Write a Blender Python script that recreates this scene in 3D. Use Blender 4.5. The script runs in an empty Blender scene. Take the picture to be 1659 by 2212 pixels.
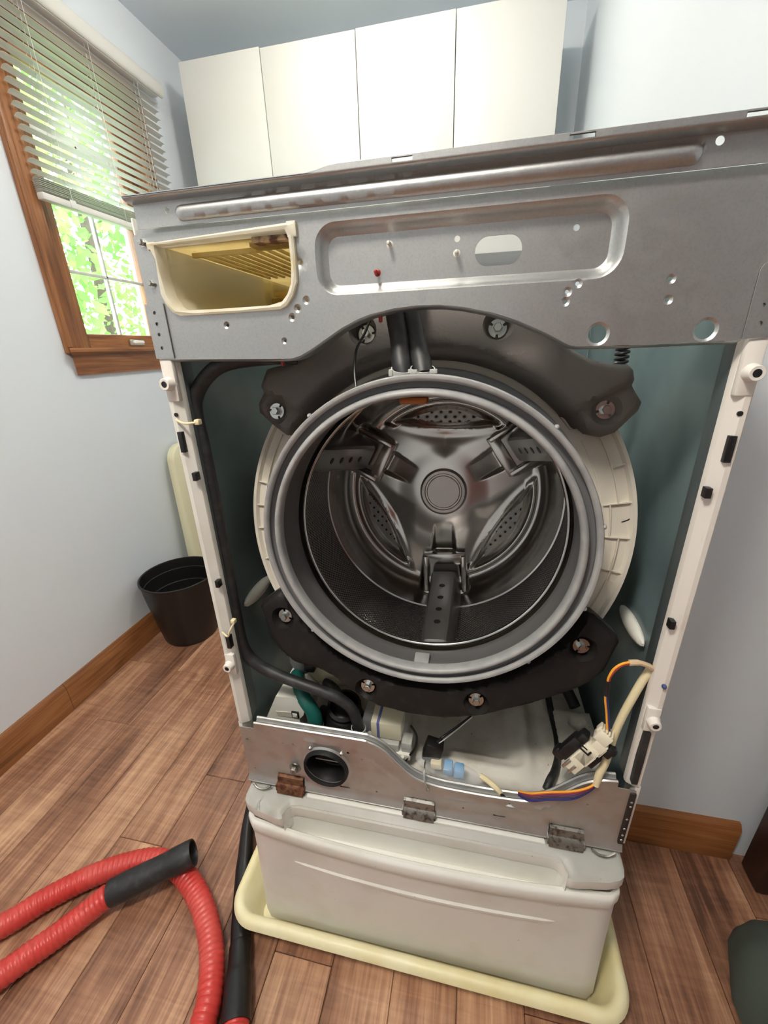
import bpy, bmesh, math, random
from mathutils import Vector, Matrix, Quaternion
from mathutils.geometry import delaunay_2d_cdt

rnd = random.Random(7)
sc = bpy.context.scene
COL = sc.collection
PI = math.pi

# ------------------------------------------------------------------ camera
CAM_POS = Vector((0.06305, -0.50484, 1.18311))
YAW, PITCH, ROLL, FPX = -0.218285, -0.378562, -0.035279, 890.587


def make_camera():
    fwd = Vector((math.sin(YAW) * math.cos(PITCH), math.cos(YAW) * math.cos(PITCH), math.sin(PITCH)))
    r0 = fwd.cross(Vector((0, 0, 1))).normalized()
    u0 = r0.cross(fwd)
    c, s = math.cos(ROLL), math.sin(ROLL)
    right = r0 * c + u0 * s
    up = u0 * c - r0 * s
    cd = bpy.data.cameras.new('camera')
    cd.sensor_fit = 'HORIZONTAL'
    cd.sensor_width = 36.0
    cd.lens = FPX / 1659.0 * 36.0
    cd.clip_start = 0.02
    o = bpy.data.objects.new('camera', cd)
    COL.objects.link(o)
    m = Matrix.Identity(4)
    for i in range(3):
        m[i][0], m[i][1], m[i][2], m[i][3] = right[i], up[i], -fwd[i], CAM_POS[i]
    o.matrix_world = m
    sc.camera = o


make_camera()

# ------------------------------------------------------------------ world, sun, exposure
W = bpy.data.worlds.new('world')
sc.world = W
W.use_nodes = True
W.node_tree.nodes['Background'].inputs[0].default_value = (0.80, 0.90, 1.0, 1)
W.node_tree.nodes['Background'].inputs[1].default_value = 8.0
sl = bpy.data.lights.new('sun', 'SUN')
sl.energy = 5.0
sl.angle = 0.02
sl.color = (1.0, 0.95, 0.85)
so = bpy.data.objects.new('sun', sl)
COL.objects.link(so)
so.rotation_euler = Vector((0.62, -0.42, -0.56)).to_track_quat('-Z', 'Y').to_euler()
LAMP_BACK = 48.0     # emission of the ceiling lamp before the cabinets
LAMP_FRONT = 78.0    # emission of the ceiling lamp above the viewer
sc.view_settings.view_transform = 'Standard'
sc.view_settings.look = 'None'
sc.view_settings.gamma = 1.0
sc.view_settings.use_curve_mapping = False
sc.view_settings.exposure = 0.5
sc.cycles.use_denoising = True
sc.cycles.max_bounces = 10
sc.cycles.diffuse_bounces = 5
sc.cycles.glossy_bounces = 5
sc.cycles.transparent_max_bounces = 12
sc.cycles.caustics_reflective = True
sc.cycles.sample_clamp_indirect = 8.0


# ------------------------------------------------------------------ materials
def lin(c):
    c = c / 255.0
    return c / 12.92 if c <= 0.04045 else ((c + 0.055) / 1.055) ** 2.4


def rgb(*c):
    return (lin(c[0]), lin(c[1]), lin(c[2]), 1)


MATS = {}


def mat(name, c, rough=0.5, metal=0.0, bump=None, vary=None, coat=0.0, emit=None, spec=None, trans=0.0, rvary=None):
    if name in MATS:
        return MATS[name]
    m = bpy.data.materials.new(name)
    m.use_nodes = True
    nt = m.node_tree
    p = nt.nodes['Principled BSDF']
    p.inputs['Base Color'].default_value = rgb(*c)
    p.inputs['Roughness'].default_value = rough
    p.inputs['Metallic'].default_value = metal
    if coat:
        p.inputs['Coat Weight'].default_value = coat
    if spec is not None:
        p.inputs['Specular IOR Level'].default_value = spec
    if emit:
        p.inputs['Emission Color'].default_value = rgb(*emit[0])
        p.inputs['Emission Strength'].default_value = emit[1]
    tc = nt.nodes.new('ShaderNodeTexCoord')
    if vary:   # list of (scale(x,y,z), colour, lo, hi)
        prev = None
        for (s, c2, lo, hi) in vary:
            mp = nt.nodes.new('ShaderNodeMapping')
            mp.inputs['Scale'].default_value = s if isinstance(s, tuple) else (s, s, s)
            nt.links.new(tc.outputs['Object'], mp.inputs[0])
            n = nt.nodes.new('ShaderNodeTexNoise')
            n.inputs['Scale'].default_value = 1.0
            n.inputs['Detail'].default_value = 5
            nt.links.new(mp.outputs[0], n.inputs['Vector'])
            r = nt.nodes.new('ShaderNodeMapRange')
            r.inputs['From Min'].default_value = lo
            r.inputs['From Max'].default_value = hi
            nt.links.new(n.outputs['Fac'], r.inputs['Value'])
            mx = nt.nodes.new('ShaderNodeMix')
            mx.data_type = 'RGBA'
            mx.inputs[6].default_value = rgb(*c)
            mx.inputs[7].default_value = rgb(*c2)
            if prev:
                nt.links.new(prev.outputs[2], mx.inputs[6])
            nt.links.new(r.outputs[0], mx.inputs[0])
            prev = mx
        nt.links.new(prev.outputs[2], p.inputs['Base Color'])
    if rvary:
        n = nt.nodes.new('ShaderNodeTexNoise')
        n.inputs['Scale'].default_value = rvary[0]
        n.inputs['Detail'].default_value = 4
        nt.links.new(tc.outputs['Object'], n.inputs['Vector'])
        r = nt.nodes.new('ShaderNodeMapRange')
        r.inputs['From Min'].default_value = 0.35
        r.inputs['From Max'].default_value = 0.65
        r.inputs['To Min'].default_value = rvary[1]
        r.inputs['To Max'].default_value = rvary[2]
        nt.links.new(n.outputs['Fac'], r.inputs['Value'])
        nt.links.new(r.outputs[0], p.inputs['Roughness'])
    if bump:
        n = nt.nodes.new('ShaderNodeTexNoise')
        n.inputs['Scale'].default_value = bump[0]
        n.inputs['Detail'].default_value = 3
        nt.links.new(tc.outputs['Object'], n.inputs['Vector'])
        b = nt.nodes.new('ShaderNodeBump')
        b.inputs['Strength'].default_value = bump[1]
        b.inputs['Distance'].default_value = 0.002
        nt.links.new(n.outputs['Fac'], b.inputs['Height'])
        nt.links.new(b.outputs[0], p.inputs['Normal'])
    if trans:
        out = nt.nodes['Material Output']
        t = nt.nodes.new('ShaderNodeBsdfTranslucent')
        t.inputs[0].default_value = rgb(*c)
        ms = nt.nodes.new('ShaderNodeMixShader')
        ms.inputs[0].default_value = trans
        nt.links.new(p.outputs[0], ms.inputs[1])
        nt.links.new(t.outputs[0], ms.inputs[2])
        nt.links.new(ms.outputs[0], out.inputs[0])
    MATS[name] = m
    return m


def wood(name, c1, c2, c3, axis='Y', rough=0.4, scale=1.0, perobj=False, bump=0.25):
    """grain running along one object axis"""
    m = bpy.data.materials.new(name)
    m.use_nodes = True
    nt = m.node_tree
    L = nt.links
    p = nt.nodes['Principled BSDF']
    tc = nt.nodes.new('ShaderNodeTexCoord')
    vec = tc.outputs['Object']
    if perobj:
        oi = nt.nodes.new('ShaderNodeObjectInfo')
        mu = nt.nodes.new('ShaderNodeMath')
        mu.operation = 'MULTIPLY'
        mu.inputs[1].default_value = 37.0
        L.new(oi.outputs['Random'], mu.inputs[0])
        cx = nt.nodes.new('ShaderNodeCombineXYZ')
        for i in range(3):
            L.new(mu.outputs[0], cx.inputs[i])
        ad = nt.nodes.new('ShaderNodeVectorMath')
        L.new(vec, ad.inputs[0])
        L.new(cx.outputs[0], ad.inputs[1])
        vec = ad.outputs[0]

    def noise(sa, sb, det, dist=0.0):
        mp = nt.nodes.new('ShaderNodeMapping')
        s = [sb * scale] * 3
        s['XYZ'.index(axis)] = sa * scale
        mp.inputs['Scale'].default_value = s
        L.new(vec, mp.inputs[0])
        n = nt.nodes.new('ShaderNodeTexNoise')
        n.inputs['Scale'].default_value = 1
        n.inputs['Detail'].default_value = det
        n.inputs['Distortion'].default_value = dist
        L.new(mp.outputs[0], n.inputs['Vector'])
        return n.outputs['Fac']
    fine = noise(5, 150, 4, 0.6)
    broad = noise(2.2, 14, 3, 1.2)
    patch = noise(1.6, 5, 2)
    cross = noise(70, 9, 3, 0.8)
    r1 = nt.nodes.new('ShaderNodeValToRGB')
    r1.color_ramp.elements[0].position = 0.36
    r1.color_ramp.elements[1].position = 0.66
    r1.color_ramp.elements[0].color = rgb(*c1)
    r1.color_ramp.elements[1].color = rgb(*c3)
    e = r1.color_ramp.elements.new(0.5)
    e.color = rgb(*c2)
    mixv = nt.nodes.new('ShaderNodeMix')
    mixv.inputs[0].default_value = 0.45
    L.new(broad, mixv.inputs[2])
    L.new(fine, mixv.inputs[3])
    mv2 = nt.nodes.new('ShaderNodeMix')
    mv2.inputs[0].default_value = 0.3
    L.new(mixv.outputs[0], mv2.inputs[2])
    L.new(patch, mv2.inputs[3])
    val = mv2.outputs[0]
    if perobj:
        mv3 = nt.nodes.new('ShaderNodeMix')
        mv3.inputs[0].default_value = 0.12
        L.new(val, mv3.inputs[2])
        L.new(cross, mv3.inputs[3])
        s1 = nt.nodes.new('ShaderNodeMath')
        s1.operation = 'MULTIPLY_ADD'
        s1.inputs[1].default_value = 0.10
        s1.inputs[2].default_value = -0.05
        L.new(oi.outputs['Random'], s1.inputs[0])
        s2 = nt.nodes.new('ShaderNodeMath')
        L.new(mv3.outputs[0], s2.inputs[0])
        L.new(s1.outputs[0], s2.inputs[1])
        val = s2.outputs[0]
    L.new(val, r1.inputs[0])
    L.new(r1.outputs[0], p.inputs['Base Color'])
    p.inputs['Roughness'].default_value = rough
    b = nt.nodes.new('ShaderNodeBump')
    b.inputs['Strength'].default_value = bump
    b.inputs['Distance'].default_value = 0.002
    L.new(val, b.inputs['Height'])
    L.new(b.outputs[0], p.inputs['Normal'])
    MATS[name] = m
    return m


def dots(name, c, rough, sa, sb, rad, polar_r=None):
    """steel with a staggered field of punched holes in the part's own axes"""
    m = bpy.data.materials.new(name)
    m.use_nodes = True
    nt = m.node_tree
    L = nt.links
    p = nt.nodes['Principled BSDF']
    p.inputs['Metallic'].default_value = 1.0
    p.inputs['Roughness'].default_value = rough
    tc = nt.nodes.new('ShaderNodeTexCoord')
    sp = nt.nodes.new('ShaderNodeSeparateXYZ')
    L.new(tc.outputs['Object'], sp.inputs[0])

    def M(op, a, b=None, c_=None):
        n = nt.nodes.new('ShaderNodeMath')
        n.operation = op
        for i, v in enumerate((a, b, c_)):
            if v is None:
                continue
            if isinstance(v, (int, float)):
                n.inputs[i].default_value = v
            else:
                L.new(v, n.inputs[i])
        return n.outputs[0]
    if polar_r:
        a = M('MULTIPLY', M('ARCTAN2', sp.outputs[2], sp.outputs[0]), polar_r)
        bb = sp.outputs[1]
    else:
        a, bb = sp.outputs[0], sp.outputs[2]
    a = M('DIVIDE', a, sa)
    bb = M('DIVIDE', bb, sb)
    row = M('FLOOR', bb)
    off = M('MULTIPLY', M('FLOORED_MODULO', row, 2.0), 0.5)
    fa = M('SUBTRACT', M('FRACT', M('ADD', a, off)), 0.5)
    fb = M('MULTIPLY', M('SUBTRACT', M('FRACT', bb), 0.5), sb / sa)
    d = M('SQRT', M('ADD', M('MULTIPLY', fa, fa), M('MULTIPLY', fb, fb)))
    mr = nt.nodes.new('ShaderNodeMapRange')
    mr.inputs['From Min'].default_value = rad
    mr.inputs['From Max'].default_value = rad * 1.25
    L.new(d, mr.inputs['Value'])
    mx = nt.nodes.new('ShaderNodeMix')
    mx.data_type = 'RGBA'
    mx.inputs[6].default_value = (0.004, 0.004, 0.004, 1)
    mx.inputs[7].default_value = rgb(*c)
    L.new(mr.outputs[0], mx.inputs[0])
    L.new(mx.outputs[2], p.inputs['Base Color'])
    L.new(mr.outputs[0], p.inputs['Metallic'])
    h = nt.nodes.new('ShaderNodeMapRange')
    h.interpolation_type = 'SMOOTHSTEP'
    h.inputs['From Min'].default_value = rad * 0.6
    h.inputs['From Max'].default_value = rad * 2.0
    L.new(d, h.inputs['Value'])
    b = nt.nodes.new('ShaderNodeBump')
    b.inputs['Strength'].default_value = 0.6
    b.inputs['Distance'].default_value = 0.002
    L.new(h.outputs[0], b.inputs['Height'])
    L.new(b.outputs[0], p.inputs['Normal'])
    MATS[name] = m
    return m


wall_m = mat('wall_paint', (224, 231, 237), 0.42, bump=(140, 0.03))
ceil_m = mat('ceiling_paint', (226, 236, 244), 0.6, bump=(120, 0.03))
oak = wood('oak_trim', (84, 48, 24), (140, 90, 52), (180, 124, 78), 'Y', 0.38)
oak_z = wood('oak_trim_upright', (84, 48, 24), (140, 90, 52), (180, 124, 78), 'Z', 0.38)
oak_x = wood('oak_trim_across', (92, 54, 26), (138, 86, 46), (172, 114, 68), 'X', 0.38)
darkwood = wood('dark_wood', (34, 14, 9), (54, 24, 15), (74, 34, 22), 'Z', 0.5)
redwood = wood('red_wood', (70, 28, 18), (104, 44, 30), (130, 60, 42), 'Z', 0.4)
floor_m = wood('floor_wood', (84, 54, 40), (150, 107, 82), (208, 166, 132), 'Y', 0.34, perobj=True, bump=0.5)
subfloor = mat('subfloor', (40, 26, 18), 0.8)
steel = mat('galvanised_steel', (192, 193, 192), 0.40, 0.95, bump=(900, 0.04), vary=[(420, (184, 185, 184), 0.45, 0.7)], rvary=(60, 0.385, 0.425))
steel_low = mat('galvanised_steel_lower', (190, 190, 188), 0.42, 0.8, vary=[(30, (176, 172, 164), 0.5, 0.75)], rvary=(45, 0.36, 0.48))
dull_steel = mat('grimy_steel', (146, 144, 138), 0.4, 0.8, vary=[(110, (74, 64, 54), 0.5, 0.68)])
rusty = mat('rusted_bracket', (120, 84, 60), 0.6, 0.5, vary=[(90, (74, 34, 16), 0.42, 0.6)])
bolt_m = mat('zinc_bolt', (205, 208, 205), 0.25, 1.0)
chrome = mat('drum_steel', (196, 192, 188), 0.2, 1.0)
chrome_l = mat('drum_lip_steel', (190, 188, 184), 0.15, 1.0)
drum_wall_m = dots('perforated_drum', (196, 192, 188), 0.25, 0.0078, 0.0050, 0.27, polar_r=0.255)
plate_m = dots('perforated_plate', (176, 172, 168), 0.36, 0.0215, 0.0112, 0.115)
hub_m = mat('hub_steel', (196, 190, 184), 0.38, 1.0)
lifter_m = mat('lifter_steel', (168, 168, 166), 0.3, 0.9)
white_en = mat('white_enamel', (226, 224, 216), 0.35, vary=[(14, (212, 208, 198), 0.5, 0.75)])
white_rail = mat('white_rail', (226, 220, 212), 0.42, vary=[((60, 60, 9), (196, 168, 152), 0.6, 0.74)])
slate = mat('slate_inner_paint', (104, 121, 123), 0.25, vary=[(6, (94, 110, 113), 0.45, 0.65)])
slate_d = mat('slate_inner_return', (66, 74, 75), 0.45)
gasket_l = mat('gasket_lip_rubber', (158, 158, 156), 0.45, vary=[(30, (146, 146, 146), 0.45, 0.6)])
gasket_g = mat('gasket_groove_rubber', (104, 105, 107), 0.5)
gasket_d = mat('gasket_throat_rubber', (92, 90, 90), 0.45)
cw_m = mat('counterweight_plastic', (152, 145, 140), 0.5, bump=(260, 0.35))
cw_low = mat('lower_weight_plastic', (44, 41, 40), 0.5, bump=(260, 0.3), vary=[(40, (58, 54, 50), 0.55, 0.75)])
tub_m = mat('tub_plastic', (216, 210, 196), 0.5)
cream = mat('cream_plastic', (236, 231, 214), 0.42, trans=0.3, vary=[(26, (214, 200, 160), 0.5, 0.7)])
yellowed = mat('yellowed_plastic', (236, 224, 184), 0.45, trans=0.6, vary=[(22, (190, 160, 92), 0.42, 0.62), (60, (120, 76, 34), 0.66, 0.74)])
grime = mat('mouldy_plastic', (178, 150, 112), 0.6, vary=[(70, (84, 46, 26), 0.42, 0.55)])
black_rub = mat('black_rubber', (34, 34, 35), 0.5, bump=(120, 0.1), vary=[(50, (58, 58, 58), 0.5, 0.75)])
black_pl = mat('black_plastic', (22, 21, 22), 0.38)
bin_m = mat('bin_plastic', (25, 23, 23), 0.42)
grey_pl = mat('grey_plastic', (120, 122, 124), 0.4)
clamp_m = mat('grey_clamp', (178, 178, 174), 0.4)
green_m = mat('green_rubber', (22, 92, 84), 0.4)
white_pl = mat('white_plastic', (232, 230, 220), 0.4)
base_m = mat('base_plastic', (214, 210, 200), 0.45, vary=[(16, (188, 182, 168), 0.5, 0.7), (130, (70, 60, 50), 0.69, 0.75)])
pan_m = mat('pan_plastic', (240, 232, 192), 0.42, vary=[(9, (228, 214, 160), 0.45, 0.7)])
ped_m = mat('pedestal_plastic', (232, 231, 224), 0.36, vary=[(170, (120, 112, 98), 0.72, 0.78), (8, (222, 219, 208), 0.5, 0.7)])
cab_m = mat('cabinet_white', (219, 218, 213), 0.34)
blind_m = mat('blind_vinyl', (236, 235, 230), 0.4, trans=0.18)
vinyl_w = mat('sash_white', (206, 206, 200), 0.5)
red_m = mat('red_hose', (196, 58, 52), 0.36, vary=[((9, 9, 9), (206, 84, 76), 0.45, 0.7)])
red_p = mat('red_peg', (150, 30, 26), 0.4)
blue_p = mat('blue_plastic', (60, 72, 120), 0.4)
amber = mat('amber_plastic', (186, 106, 48), 0.4)
bag_m = mat('grey_green_cloth', (72, 80, 72), 0.9, bump=(60, 0.3))
orange_w = mat('orange_wire', (236, 162, 50), 0.4)
red_w = mat('red_wire', (150, 40, 40), 0.4)
purple_w = mat('purple_wire', (88, 50, 104), 0.4)
blue_w = mat('blue_wire', (34, 40, 104), 0.4)
brown_w = mat('brown_wire', (84, 50, 40), 0.4)
white_w = mat('white_wire', (222, 220, 214), 0.4)
sleeve_m = mat('cream_sleeve', (226, 212, 172), 0.5, bump=(160, 0.3))
tape_m = mat('tape', (206, 180, 148), 0.45)
board_m = mat('cream_board', (226, 222, 188), 0.5)
leaf_m = mat('leaves', (92, 128, 58), 0.6, trans=0.4, vary=[(0.9, (150, 172, 92), 0.4, 0.6)])
trunk_m = mat('bark', (80, 68, 54), 0.9)
lawn_m = mat('lawn', (104, 140, 70), 0.9)
brass_m = mat('satin_metal', (206, 200, 188), 0.3, 1.0)


def glass_mat():
    m = bpy.data.materials.new('window_glass')
    m.use_nodes = True
    nt = m.node_tree
    nt.nodes.remove(nt.nodes['Principled BSDF'])
    t = nt.nodes.new('ShaderNodeBsdfTransparent')
    t.inputs[0].default_value = (0.94, 0.97, 0.95, 1)
    g = nt.nodes.new('ShaderNodeBsdfGlossy')
    g.inputs['Roughness'].default_value = 0.02
    lw = nt.nodes.new('ShaderNodeLayerWeight')
    pw = nt.nodes.new('ShaderNodeMath')
    pw.operation = 'POWER'
    pw.inputs[1].default_value = 5.0
    nt.links.new(lw.outputs['Facing'], pw.inputs[0])
    f = nt.nodes.new('ShaderNodeMath')
    f.operation = 'MULTIPLY_ADD'
    f.inputs[1].default_value = 0.9
    f.inputs[2].default_value = 0.035
    nt.links.new(pw.outputs[0], f.inputs[0])
    mx = nt.nodes.new('ShaderNodeMixShader')
    nt.links.new(f.outputs[0], mx.inputs[0])
    nt.links.new(t.outputs[0], mx.inputs[1])
    nt.links.new(g.outputs[0], mx.inputs[2])
    nt.links.new(mx.outputs[0], nt.nodes['Material Output'].inputs[0])
    return m


glass_m = glass_mat()
film_m = bpy.data.materials.new('clear_film')
film_m.use_nodes = True
_p = film_m.node_tree.nodes['Principled BSDF']
_p.inputs['Base Color'].default_value = (0.85, 0.88, 0.9, 1)
_p.inputs['Roughness'].default_value = 0.12
_p.inputs['Alpha'].default_value = 0.16


film2_m = film_m.copy()
film2_m.name = 'clear_cover'
film2_m.node_tree.nodes['Principled BSDF'].inputs['Alpha'].default_value = 0.13


# ------------------------------------------------------------------ mesh building
class MB:
    def __init__(self):
        self.v, self.f, self.m = [], [], []

    def add(self, verts, faces, mi=0, M=None):
        b = len(self.v)
        for p in verts:
            p = Vector(p)
            self.v.append(M @ p if M else p)
        for f in faces:
            self.f.append([b + i for i in f])
            self.m.append(mi)
        return self

    def box(self, lo, hi, bev=0.0, mi=0, M=None, seg=2):
        bm = bmesh.new()
        bmesh.ops.create_cube(bm, size=1.0)
        lo, hi = Vector(lo), Vector(hi)
        for v in bm.verts:
            v.co = Vector(((v.co[i] + 0.5) * (hi[i] - lo[i]) + lo[i]) for i in range(3))
        if bev:
            bmesh.ops.bevel(bm, geom=list(bm.edges), offset=bev, segments=seg, profile=0.5, affect='EDGES', clamp_overlap=True)
        bm.verts.index_update()
        self.add([v.co.copy() for v in bm.verts], [[v.index for v in f.verts] for f in bm.faces], mi, M)
        bm.free()
        return self

    def tube(self, path, r, n=12, cap=True, mi=0, M=None, flat=None):
        """sweep; r number or list; flat=(a,b) scales the section axes per point"""
        P = [Vector(p) for p in path]
        k = len(P)
        rs = r if isinstance(r, (list, tuple)) else [r] * k
        t0 = (P[1] - P[0]).normalized()
        ref = Vector((0, 0, 1)) if abs(t0.z) < 0.9 else Vector((0, 1, 0))
        nrm = (ref - t0 * ref.dot(t0)).normalized()
        verts, faces = [], []
        for i in range(k):
            t = (P[min(i + 1, k - 1)] - P[max(i - 1, 0)])
            if t.length < 1e-9:
                t = t0
            t.normalize()
            nrm = (nrm - t * nrm.dot(t))
            nrm.normalize()
            bn = t.cross(nrm)
            fa, fb = flat[i] if flat else (1, 1)
            for j in range(n):
                a = 2 * PI * j / n
                verts.append(P[i] + nrm * (math.cos(a) * rs[i] * fa) + bn * (math.sin(a) * rs[i] * fb))
        for i in range(k - 1):
            for j in range(n):
                faces.append([i * n + j, i * n + (j + 1) % n, (i + 1) * n + (j + 1) % n, (i + 1) * n + j])
        if cap:
            faces.append(list(range(n))[::-1])
            faces.append([(k - 1) * n + j for j in range(n)])
        return self.add(verts, faces, mi, M)

    def lathe(self, prof, n=48, M=None, mi=0, a0=0.0, a1=None, closed=False):
        """prof list of (r, h); turns about local z with height h"""
        full = a1 is None
        a1 = 2 * PI if full else a1
        cnt = n if full else n + 1
        verts, faces = [], []
        for i in range(cnt):
            a = a0 + (a1 - a0) * i / n
            for (r, h) in prof:
                verts.append((r * math.cos(a), r * math.sin(a), h))
        k = len(prof)
        for i in range(n):
            i2 = (i + 1) % cnt
            for j in range(k if closed else k - 1):
                j2 = (j + 1) % k
                faces.append([i * k + j, i2 * k + j, i2 * k + j2, i * k + j2])
        return self.add(verts, faces, mi, M)

    def loft(self, rings, close=True, cap0=False, cap1=False, mi=0, M=None):
        n = len(rings[0])
        verts = [p for r in rings for p in r]
        faces = []
        for i in range(len(rings) - 1):
            for j in range(n if close else n - 1):
                faces.append([i * n + j, i * n + (j + 1) % n, (i + 1) * n + (j + 1) % n, (i + 1) * n + j])
        if cap0:
            faces.append(list(range(n))[::-1])
        if cap1:
            faces.append([(len(rings) - 1) * n + j for j in range(n)])
        return self.add(verts, faces, mi, M)

    def sphere(self, c, r, n=16, mi=0, M=None):
        r = r if isinstance(r, (tuple, list)) else (r, r, r)
        k = max(6, n // 2)
        rings = []
        for i in range(k + 1):
            t = PI * i / k
            rings.append([(c[0] + r[0] * max(1e-4, math.sin(t)) * math.cos(2 * PI * j / n), c[1] + r[1] * max(1e-4, math.sin(t)) * math.sin(2 * PI * j / n), c[2] + r[2] * math.cos(t)) for j in range(n)])
        return self.loft(rings, True, True, True, mi, M)

    def build(self, name, mats, parent=None, angle=35, M=None, tri=False):
        me = bpy.data.meshes.new(name)
        me.from_pydata([tuple(v) for v in self.v], [], self.f)
        mats = mats if isinstance(mats, (list, tuple)) else [mats]
        for m in mats:
            me.materials.append(m)
        if len(mats) > 1:
            me.polygons.foreach_set('material_index', self.m)
        bm = bmesh.new()
        bm.from_mesh(me)
        bmesh.ops.recalc_face_normals(bm, faces=list(bm.faces))
        bm.to_mesh(me)
        bm.free()
        if angle:
            me.polygons.foreach_set('use_smooth', [True] * len(me.polygons))
            me.set_sharp_from_angle(angle=math.radians(angle))
        me.update()
        return link(name, me, parent, M)


def link(name, me, parent=None, M=None):
    o = bpy.data.objects.new(name, me)
    COL.objects.link(o)
    if M is not None:
        o.matrix_world = M
    if parent is not None:
        adopt(o, parent)
    return o


WORLD = {}


def wm(o):
    """world matrix without waiting for a depsgraph update"""
    m = o.matrix_basis.copy()
    if o.parent:
        m = wm(o.parent) @ o.matrix_parent_inverse @ m
    return m


def adopt(o, parent):
    o.parent = parent
    o.matrix_parent_inverse = wm(parent).inverted()


def empty(name, loc):
    o = bpy.data.objects.new(name, None)
    o.empty_display_size = 0.05
    o.location = loc
    COL.objects.link(o)
    return o


def tag(o, label=None, cat=None, group=None, kind=None):
    if label:
        o['label'] = label
    if cat:
        o['category'] = cat
    if group:
        o['group'] = group
    if kind:
        o['kind'] = kind
    return o


def struct(o):
    o['kind'] = 'structure'
    return o


def spline(pts, n=8, closed=False):
    P = [Vector(p) for p in pts]
    out = []
    k = len(P)
    rng = k if closed else k - 1
    for i in range(rng):
        if closed:
            p0, p1, p2, p3 = P[(i - 1) % k], P[i], P[(i + 1) % k], P[(i + 2) % k]
        else:
            p0, p1, p2, p3 = P[max(i - 1, 0)], P[i], P[i + 1], P[min(i + 2, k - 1)]
        for j in range(n):
            t = j / n
            out.append(0.5 * ((2 * p1) + (p2 - p0) * t + (2 * p0 - 5 * p1 + 4 * p2 - p3) * t * t + (3 * p1 - p0 - 3 * p2 + p3) * t ** 3))
    if not closed:
        out.append(P[-1])
    return out


def resample(path, step):
    out = [path[0].copy()]
    acc = 0.0
    for a, b in zip(path, path[1:]):
        d = (b - a).length
        while acc + d >= step:
            t = (step - acc) / d
            a = a.lerp(b, t)
            out.append(a.copy())
            d = (b - a).length
            acc = 0.0
        acc += d
    return out


def inpoly(x, y, poly):
    c = False
    n = len(poly)
    j = n - 1
    for i in range(n):
        xi, yi = poly[i]
        xj, yj = poly[j]
        if (yi > y) != (yj > y) and x < (xj - xi) * (y - yi) / (yj - yi) + xi:
            c = not c
        j = i
    return c


def segdist(x, y, poly, closed=True):
    best = 1e9
    n = len(poly)
    for i in range(n if closed else n - 1):
        ax, ay = poly[i]
        bx, by = poly[(i + 1) % n]
        dx, dy = bx - ax, by - ay
        l2 = dx * dx + dy * dy
        t = 0 if l2 == 0 else max(0, min(1, ((x - ax) * dx + (y - ay) * dy) / l2))
        d = (x - ax - t * dx) ** 2 + (y - ay - t * dy) ** 2
        if d < best:
            best = d
    return math.sqrt(best)


def dens(poly, s):
    out = []
    n = len(poly)
    for i in range(n):
        a, b = poly[i], poly[(i + 1) % n]
        d = math.hypot(b[0] - a[0], b[1] - a[1])
        k = max(1, int(d / s))
        for j in range(k):
            out.append((a[0] + (b[0] - a[0]) * j / k, a[1] + (b[1] - a[1]) * j / k))
    return out


def circle(cx, cy, r, n=14):
    return [(cx + r * math.cos(2 * PI * i / n), cy + r * math.sin(2 * PI * i / n)) for i in range(n)]


def rrect(x0, x1, y0, y1, r, n=6):
    out = []
    for cx, cy, a0 in ((x1 - r, y1 - r, 0), (x0 + r, y1 - r, PI / 2), (x0 + r, y0 + r, PI), (x1 - r, y0 + r, 1.5 * PI)):
        for i in range(n + 1):
            a = a0 + PI / 2 * i / n
            out.append((cx + r * math.cos(a), cy + r * math.sin(a)))
    return out


def sd_rrect(x, y, x0, x1, y0, y1, r):
    qx = abs(x - (x0 + x1) / 2) - (x1 - x0) / 2 + r
    qy = abs(y - (y0 + y1) / 2) - (y1 - y0) / 2 + r
    return math.hypot(max(qx, 0), max(qy, 0)) + min(max(qx, qy), 0) - r


def sstep(a, b, x):
    t = max(0.0, min(1.0, (x - a) / (b - a)))
    return t * t * (3 - 2 * t)


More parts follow.
